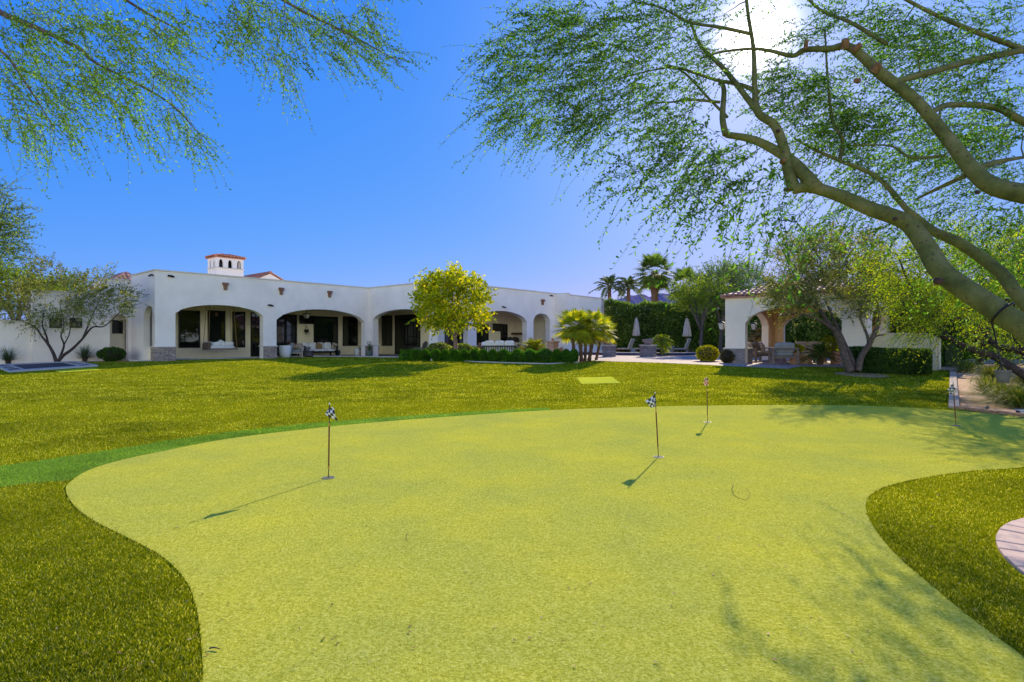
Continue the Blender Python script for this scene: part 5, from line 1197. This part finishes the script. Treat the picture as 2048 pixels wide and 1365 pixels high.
# ---------------------------------------------------------------- sunken trampoline at the far left
cs = [gp(17.6, 745.5), gp(196, 733.5), gp(152, 725.2), gp(-14, 732.5)]
def bil(u, v): return (cs[0]*(1-u)+cs[1]*u)*(1-v)+(cs[3]*(1-u)+cs[2]*u)*v
tt = thing('sunken_trampoline', bil(.5, .5), 'in-ground trampoline with black mat and pale stone frame beside the lawn', 'trampoline'); O_ = tt.location
def qd(mb, u0, u1_, v0, v1, z0, z1, m=0):
    b_ = [bil(u, v) for u, v in ((u0, v0), (u1_, v0), (u1_, v1), (u0, v1))]
    mb.add([p_-O_+Vector((0, 0, z)) for z in (z0, z1) for p_ in b_], [(0,1,2,3),(4,5,6,7),(0,1,5,4),(1,2,6,5),(2,3,7,6),(3,0,4,7)], m)
mb = MB()
for u0, u1_, v0, v1 in [(0, 1, 0, .1), (0, 1, .9, 1), (0, .03, .101, .899), (.97, 1, .101, .899), (.16, .18, .101, .899), (.80, .82, .101, .899), (.031, .159, .36, .41), (.031, .159, .63, .68), (.821, .969, .36, .41), (.821, .969, .63, .68)]: qd(mb, u0, u1_, v0, v1, -.02, .07)
mb.build('stone_frame', mat('frame_stone', (.42, .42, .42), (.32, .32, .33), 4, .85), tt)
mb = MB(); qd(mb, .03, .97, .1, .9, -.02, .045); mb.build('jump_mat', mat('black_mat', (.02, .025, .035), (.03, .035, .05), 12, .7), tt)
# ---------------------------------------------------------------- patio furniture of the house
Hroot = lambda x, y, z=GZ+.01: Vector((*hp(x, y)[:2], z))
def Hs(px, y): return hloc(px, 700, y=y)[0]
# hanging daybed
x0, x1_ = Hs(413, 2.2), Hs(467, 2.2); xm = (x0+x1_)/2; hw = (x1_-x0)/2; zb = hloc(440, 700, y=2.2)[1]
t = thing('hanging_daybed', Hroot(xm, 2.2, zb), 'white cushioned daybed hanging on ropes under the first arch', 'daybed', rz=AH)
MB().box(-hw-.06, hw+.06, -.42, .42, 0, .07).build('platform', wood, t); MB().box(-hw-.06, hw+.06, .36, .42, .071, .36).build('back_rail', wood, t)
cushion(t, 'mattress', (0, 0, .15), (hw, .40, .09), whitem)
for i, (x, a) in enumerate(((-hw*.7, .1), (-hw*.2, -.15), (hw*.25, .5), (hw*.7, 0))): cushion(t, 'pillow', (x, .2-.1*i % .2, .34), (.26, .09, .12 if i != 2 else .17), whitem, RY(a))
for sx in (-1, 1):
    for sy in (-1, 1): MB().tube([(sx*(hw+.04), sy*.38, .05), (sx*(hw-.1), sy*.2, 3.55-zb)], .014, 6).build('rope', straw, t)
x0 = Hs(407, 2.6); tag(MB().blob((0, 0, .22), (.2, .1, .22), 12, 8, .4).build('bolster', browc, smooth=True, loc=Hroot(x0, 2.05, zb)), 'dark brown bolster leaning at the left end of the daybed', 'bolster')['category'] = 'cushion'
# seating group under the second arch
x0, x1_ = Hs(603, 2.9), Hs(668, 2.9)
sofa('patio_sofa', Hroot((x0+x1_)/2, 2.9), AH, (x1_-x0)*.98, 'long patio sofa with dark metal frame and white cushions under the second arch', 4, fm=blackm, cm=whitem, pillows=((.1, straw, .2), (1.3, stripe, .4), (-1.3, stripe, .1)), D=.8)
sofa('lounge_chair', Hroot(Hs(590, 1.5), 1.5), AH+radians(70), .72, 'pale wooden lounge chair with patterned pillow beside the white pot', 1, fm=mat('pale_wood', (.45, .36, .28), None, 8, .7), cm=greyc, cat='armchair', D=.72, pillows=((0, straw, .2),))
p = Hroot(Hs(616, 1.6), 1.6); t = thing('coffee_table', p, 'dark round drum coffee table before the white patio sofa', 'table'); MB().lathe([(.25, 0), (.33, .05), (.33, .3), (.42, .33), (.42, .37), (.0, .37)], 28).build('drum', mat('charcoal', (.09, .08, .09), None, 8, .8), t, smooth='auto')
b_ = thing('table_bowl', p+Vector((0, 0, .37)), 'grey bowl standing on the drum coffee table', 'bowl'); MB().lathe([(.07, 0), (.09, .05), (.19, .2), (.2, .24), (.17, .24), (.1, .1)], 20).build('bowl', mat('grey_ceramic', (.22, .21, .22), None, 8, .5), b_, smooth='auto')
whitepot = mat('white_pot', (.74, .74, .76), (.66, .66, .69), 3, .6)
def pot(name, px, y, r, h, m, label, plant=None, prof=None, cat='planter'):
    p = Hroot(hloc(px, 705, y=y)[0], y); t = thing(name, p, label, cat)
    MB().lathe([(r*k[0], h*k[1]) for k in (prof or [(.6, 0), (.85, .15), (.98, .5), (1, .95), (1, 1), (.9, 1), (.86, .9)])], 28).build('pot', m, t, smooth='auto')
    if plant:
        C = np.array([[0, 0, h*.85]]); L, R = shoots(C, np.array([[0, 0, 1.0]]), plant[1], plant[0], plant[3] if len(plant) > 3 else .3, .1, 9, .06, .04, np.random.default_rng(int(px)), .006, .06, start=.1); quads_obj('foliage', L, plant[2], t)
    return t
pot('white_planter', 570.5, .9, .36, .72, whitepot, 'large round white planter beside the stone pier of the second arch')
pot('white_vase', 715, 1.9, .22, .55, whitepot, 'white vase at the right end of the second arch', prof=[(.55, 0), (.9, .3), (1, .6), (.7, .9), (.45, .95), (.5, 1), (.35, 1)], cat='vase')
pot('dark_planter', 675.5, 3.2, .17, .34, mat('teal_pot', (.03, .07, .08), None, 5, .5), 'small dark teal pot to the right of the white sofa')
cact = leafmat('cactus_green', [(.05, .10, .03), (.1, .15, .05), (.16, .2, .08)], .2)
pot('planter', 723, 1.4, .14, .26, terra, 'small pot of spiky olive plant right of the white vase', (.5, 26, cact))
pot('tall_planter', 730, .6, .17, .62, mat('slate_pot', (.12, .2, .24), None, 5, .5), 'tall slate-blue planter at the inner corner of the house', None)
pot('tall_planter', 738.5, -.6, .21, .34, mat('green_pot', (.10, .14, .12), None, 5, .5), 'planter of upright dark cactus at the inner corner stone pier', (.62, 44, cact, .14))
# television, ceiling lantern, wall hangings
def flat(name, pa, pb, ya, yb, y, m, label, cat, d=.06, gap=.075):
    s0, z1 = hloc(pa, ya, y=y); s1_, _ = hloc(pb, ya, y=y); z0 = hloc(pa, yb, y=y)[1]
    t = thing(name, Hroot((s0+s1_)/2, y-gap, z0), label, cat, rz=AH); w_, h = (s1_-s0)/2, z1-z0
    MB().box(-w_, w_, -d, 0, 0, h).build('casing', blackm, t); MB().box(-w_+.02, w_-.02, -d-.004, -d-.001, .02, h-.02).build('screen', m, t); MB().box(-.12, .12, .001, gap-.004, h*.3, h*.7).build('bracket', blackm, t)
flat('television', 597, 626, 631, 648, YB, darkglass, 'black television high on the wall under the second arch', 'television')
flat('television', 984, 1003, 647.5, 663, YB3, darkglass, 'black television on the kitchen porch wall beside the hood', 'television')
s_, z_ = hloc(613, 631, y=2.0); lantern('ceiling_lantern', Hroot(s_, 2.0, z_), AH, 'black lantern hanging from the porch ceiling under the second arch', .4, .17, False)
s_, z_ = hloc(612, 662, y=YB); t = thing('wall_planter', Hroot(s_, YB-.05, z_), 'small dark hanging planter on the cream wall under the television', 'planter', rz=AH)
MB().lathe([(.04, -.15), (.16, -.05), (.17, .08), (.14, .08)], 12).build('basket', blackm, t); MB().tube([(-.1, 0, .05), (0, 0, .38), (.1, 0, .05)], .012, 5).build('hanger', blackm, t)
L, R = shoots(np.zeros((1, 3)), np.array([[0, -.3, -.2]]), 14, .28, .9, .5, 8, .06, .04, np.random.default_rng(9)); quads_obj('foliage', L, dkg, t)
for px, py, lab in [(432, 629, 'small copper wall light between the first two windows'),]:
    s_, z_ = hloc(px, py, y=YB); t = thing('wall_light', Hroot(s_, YB-.003, z_), lab, 'wall light', rz=AH); MB().box(-.06, .06, -.1, 0, -.12, .1).build('body', copper, t); MB().box(-.03, .03, -.04, 0, .101, .15).build('bracket', blackm, t)
# adirondack chair in the third arch
p = Vector((*hp(X1+2.0, hloc(841, 700, x=X1+2.0)[0])[:2], GZ+.01)); t = thing('slatted_chair', p, 'grey slatted garden chair behind the straight boxwood hedge', 'garden chair', rz=AH+radians(200))
gw_ = mat('grey_wood', (.22, .19, .17), (.15, .13, .12), 10, .85)
for i in range(6):
    a = (i-2.5)*.09; MB().box(-.042, .042, -.012, .012, 0, .72-.02*abs(i-2.5)**2, R=RY(a*.5) @ RX(-.3)).build('back_slat', gw_, t).location = ((i-2.5)*.095, .2, .3)
MB().box(-.29, .29, -.32, .24, .28, .32, R=RX(.12)).build('seat', gw_, t)
for sx in (-1, 1):
    MB().box(sx*.33-.05, sx*.33+.05, -.4, .28, .52, .55).build('armrest', gw_, t); MB().box(sx*.31-.02, sx*.31+.02, -.34, -.26, 0, .519).build('leg', gw_, t); MB().box(sx*.31-.02, sx*.31+.02, .2, .28, 0, .519).build('leg', gw_, t)
# outdoor kitchen and sofa in the right-hand porch
x0, x1_ = hloc(1002, 695, y=YB3-1.1)[0], xe-.03
t = thing('kitchen_counter', Hroot((x0+x1_)/2, YB3-.5), 'built-in stucco kitchen counter with stone top under the wide right arch', 'counter', rz=AH); hw = (x1_-x0)/2
MB().box(-hw, hw, -.4, .49, -.02, .86).build('cabinet', stucco_in, t); MB().box(-hw-.04, hw, -.46, .49, .861, .92).build('countertop', concrete, t)
for i in range(3): MB().box(-hw*.6+i*hw*.55, -hw*.6+i*hw*.55+.5, -.42, -.401, .15, .75).build('cabinet_door', mat('steel', (.3, .3, .31), None, 8, .35, metal=.8), t)
g_ = thing('barbecue_grill', Hroot((x0+x1_)/2+hw*.45, YB3-.5, GZ+.93), 'dark built-in barbecue grill under the range hood', 'grill', rz=AH); MB().box(-.4, .4, -.38, .3, 0, .12).build('firebox', blackm, g_); MB().prism([(-.36, .121), (.28, .121), (.22, .33), (-.12, .38), (-.34, .26)], lambda u, w_, q: (q, u, w_), -.39, .39).build('lid', mat('dark_steel', (.08, .08, .085), None, 8, .35, metal=.7), g_); MB().tube([(-.3, -.42, .2), (.3, -.42, .2)], .015, 6).build('handle', blackm, g_)
p = pG(999, 30.6); t = sofa('patio_sofa', p, radians(180)-.02, 1.75, 'white cushioned sofa with black railed back behind the boxwood balls', 3, fm=blackm, cm=whitem, D=.8, seath=.42, backh=.76)
p = pG(973, 32.2); sofa('lounge_chair', p, radians(20), .62, 'reddish wooden chair with white pillow at the left of the railed sofa', 1, fm=rw, cm=whitem, cat='armchair', D=.7, seath=.36, backh=.9)
# ---------------------------------------------------------------- golf flags
fib = mat('brown_stick', (.16, .05, .015), (.10, .03, .01), 20, .4); brass = mat('brass', (.5, .3, .06), None, 9, .35, metal=.6)
cloth_w = mat('white_cloth', (.72, .70, .66), None, 20, .9); cloth_k = mat('black_cloth', (.015, .015, .018), None, 20, .9); cloth_r = mat('red_cloth', (.55, .06, .03), None, 20, .9); cloth_g = mat('dark_green_cloth', (.03, .05, .045), None, 20, .9); cloth_c = mat('cream_cloth', (.85, .72, .55), None, 20, .9)
def flag(base, top, corners, cm, cw, label):
    b = gp(*base); Y = b.y; tp = at(top[0], top[1], Y)-b
    t = thing('golf_flag', b, label, 'golf flag', 'practice flags on the putting green')
    P_ = lambda u: tp*u
    MB().tube([P_(0)+Vector((0, 0, -.03)), P_(.13)], .0042, 8).build('lower_rod', blackm, t)
    MB().tube([P_(.13), P_(.17)], .0085, 8).build('ferrule', brass, t); MB().tube([P_(.17), P_(.70)], .0075, 8).build('stick', fib, t); MB().tube([P_(.70), P_(.745)], .0085, 8).build('ferrule', brass, t)
    MB().tube([P_(.745), P_(1)], .0042, 8).build('upper_rod', blackm, t); MB().blob(tp, (.008, .008, .01), 8, 6).build('knob', cloth_w, t)
    c = [at(x, y, Y)-b for x, y in corners]; n = 12; V = []
    for j in range(n+1):
        for i in range(n+1):
            u, v = i/n, j/n; q = (c[0]*(1-u)+c[1]*u)*(1-v)+(c[3]*(1-u)+c[2]*u)*v
            V.append(q+Vector((0, .012*sin(u*7+v*3)+.01*sin(v*9), 0)))
    fs = []; ms = []
    for j in range(n):
        for i in range(n): fs.append((j*(n+1)+i, j*(n+1)+i+1, (j+1)*(n+1)+i+1, (j+1)*(n+1)+i)); ms.append((i*4//n+j*4//n) % 2)
    mb = MB(); mb.v = [tuple(v) for v in V]; mb.f = fs; mb.m = ms
    o = mb.build('cloth', [cm, cw], t); sd = o.modifiers.new('thickness', 'SOLIDIFY'); sd.thickness = .0015
    cup = thing('golf_cup', b, 'golf hole under the '+label.replace('checkered ', '').replace('golf ', ''), 'golf hole', 'holes in the putting green')
    mb = MB(); R0, R1 = .054, .0585; k = 28
    vs = [(r*cos(2*pi*i/k), r*sin(2*pi*i/k), z) for r, z in ((R1, .0095), (R1, .013), (R0, .013), (R0, .0095)) for i in range(k)]
    mb.add(vs, [(a*k+i, a*k+(i+1) % k, (a+1)*k+(i+1) % k, (a+1)*k+i) for a in range(3) for i in range(k)])
    mb.build('rim', mat('rim_metal', (.25, .25, .22), None, 8, .5), cup)
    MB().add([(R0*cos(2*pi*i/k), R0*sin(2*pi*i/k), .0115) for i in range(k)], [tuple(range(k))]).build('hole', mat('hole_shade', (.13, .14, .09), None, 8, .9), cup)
flag((657, 958), (659, 808), [(656, 818), (665, 814), (675, 843), (650, 829)], cloth_k, cloth_w, 'checkered black and white golf flag nearest the left of the green')
flag((1317, 916), (1310, 786), [(1311, 789), (1312, 814), (1302, 816), (1291, 803)], cloth_g, cloth_w, 'checkered grey and white golf flag at the centre right of the green')
flag((1415, 846), (1414, 756), [(1416, 757), (1417, 772), (1407, 771), (1409, 757)], cloth_r, cloth_c, 'checkered red and white golf flag on the far side of the green')
flag((1912, 853), (1906, 764), [(1906, 769), (1912, 782), (1903, 789), (1896, 780)], cloth_g, cloth_w, 'checkered dark golf flag at the far right of the green')
# litter on the turf
rg = np.random.default_rng(77); n = 300
y = 2.2*(9.5/2.2)**rg.random(n); x = (rg.random(n)*2-1)*y*.9; P = np.stack([x, y], 1); ing = inpoly(P, greenW)
B = np.stack([x, y, np.where(ing, .0125, .024)], 1); a = rg.random(n)*2*pi; D = np.stack([np.cos(a), np.sin(a), .15*rg.random(n)], 1)
V = leafquads(B, D, .020, .008, rg)
Sx = np.stack([-np.sin(a), np.cos(a), 0*a], 1)*.0045*(.6+.8*rg.random(n))[:, None]; Ln = (.012+.02*rg.random(n))[:, None]
V = np.stack([B, B+D*Ln*.5+Sx, B+D*Ln, B+D*Ln*.5-Sx], 1)
tag(quads_obj('leaf_litter', V, leafmat('dry_litter', [(.16, .08, .04), (.30, .18, .08), (.10, .05, .03), (.5, .4, .22)], .1)), kind='stuff')
def twig(pts, r, label):
    P = [gp(*q)+Vector((0, 0, .016)) for q in pts]; p, R = limb([A3(q-P[0]) for q in P], r, r*.4, 6); mb = MB(); mb.tube(p, R, 6)
    tag(mb.build('fallen_twig', barkdk, smooth=True, loc=P[0]), label, 'twig')
twig([(1467, 973), (1464, 985), (1472, 997), (1490, 1003), (1500, 992), (1492, 980)], .0022, 'thin dark curled twig lying on the green between the middle flag and the turf tongue')
twig([(815, 1072), (812, 1080), (816, 1088)], .002, 'short twig on the green near its centre')
twig([(418, 1305), (428, 1303), (440, 1306)], .004, 'brown leaf stem on the green at the bottom left')
# ---------------------------------------------------------------- mountain
rg = np.random.default_rng(88); YM = 620; nx, ny = 150, 26
kx = [1150, 1200, 1224, 1245, 1276, 1305, 1330, 1345, 1358, 1375, 1395, 1420, 1460, 1520, 1600]
ky = [600, 599, 597, 591, 588.5, 588.7, 584, 578, 573, 571, 575, 580, 588, 594, 602]
V = []; 
xs_ = np.linspace(1150, 1600, nx); hh = (682.5-np.interp(xs_, kx, ky))/F*YM
for o_ in (1, 2, 4): hh = hh+np.interp(xs_, np.linspace(1150, 1600, 22*o_), rg.normal(size=22*o_))*1.5/o_
mb = MB()
for j in range(ny):
    v = j/(ny-1); prof = 1-abs(v-.5)*2; 
    for i in range(nx):
        x = (xs_[i]-1024)/F*YM*(1+.0*v); r_ = sin(xs_[i]*.21+v*9)*.5+sin(xs_[i]*.5+1+v*5)*.3
        mb.v.append((x+r_*4*(1-prof), YM+(v-.5)*260, max(-5, hh[i]*prof**.8*(1+.09*r_*(1-prof))+rg.normal()*1.0*(1-prof) + (CZ if v == .5 else 0))))
mb.f = [(j*nx+i, j*nx+i+1, (j+1)*nx+i+1, (j+1)*nx+i) for j in range(ny-1) for i in range(nx-1)]; mb.m = [0]*len(mb.f)
tag(mb.build('mountain', mat('hazed_desert_rock', (.20, .17, .28), (.13, .11, .20), .05, 1, .5, 4, .12, spec=0)), kind='structure')  # purplish haze of distance is put into the rock colour
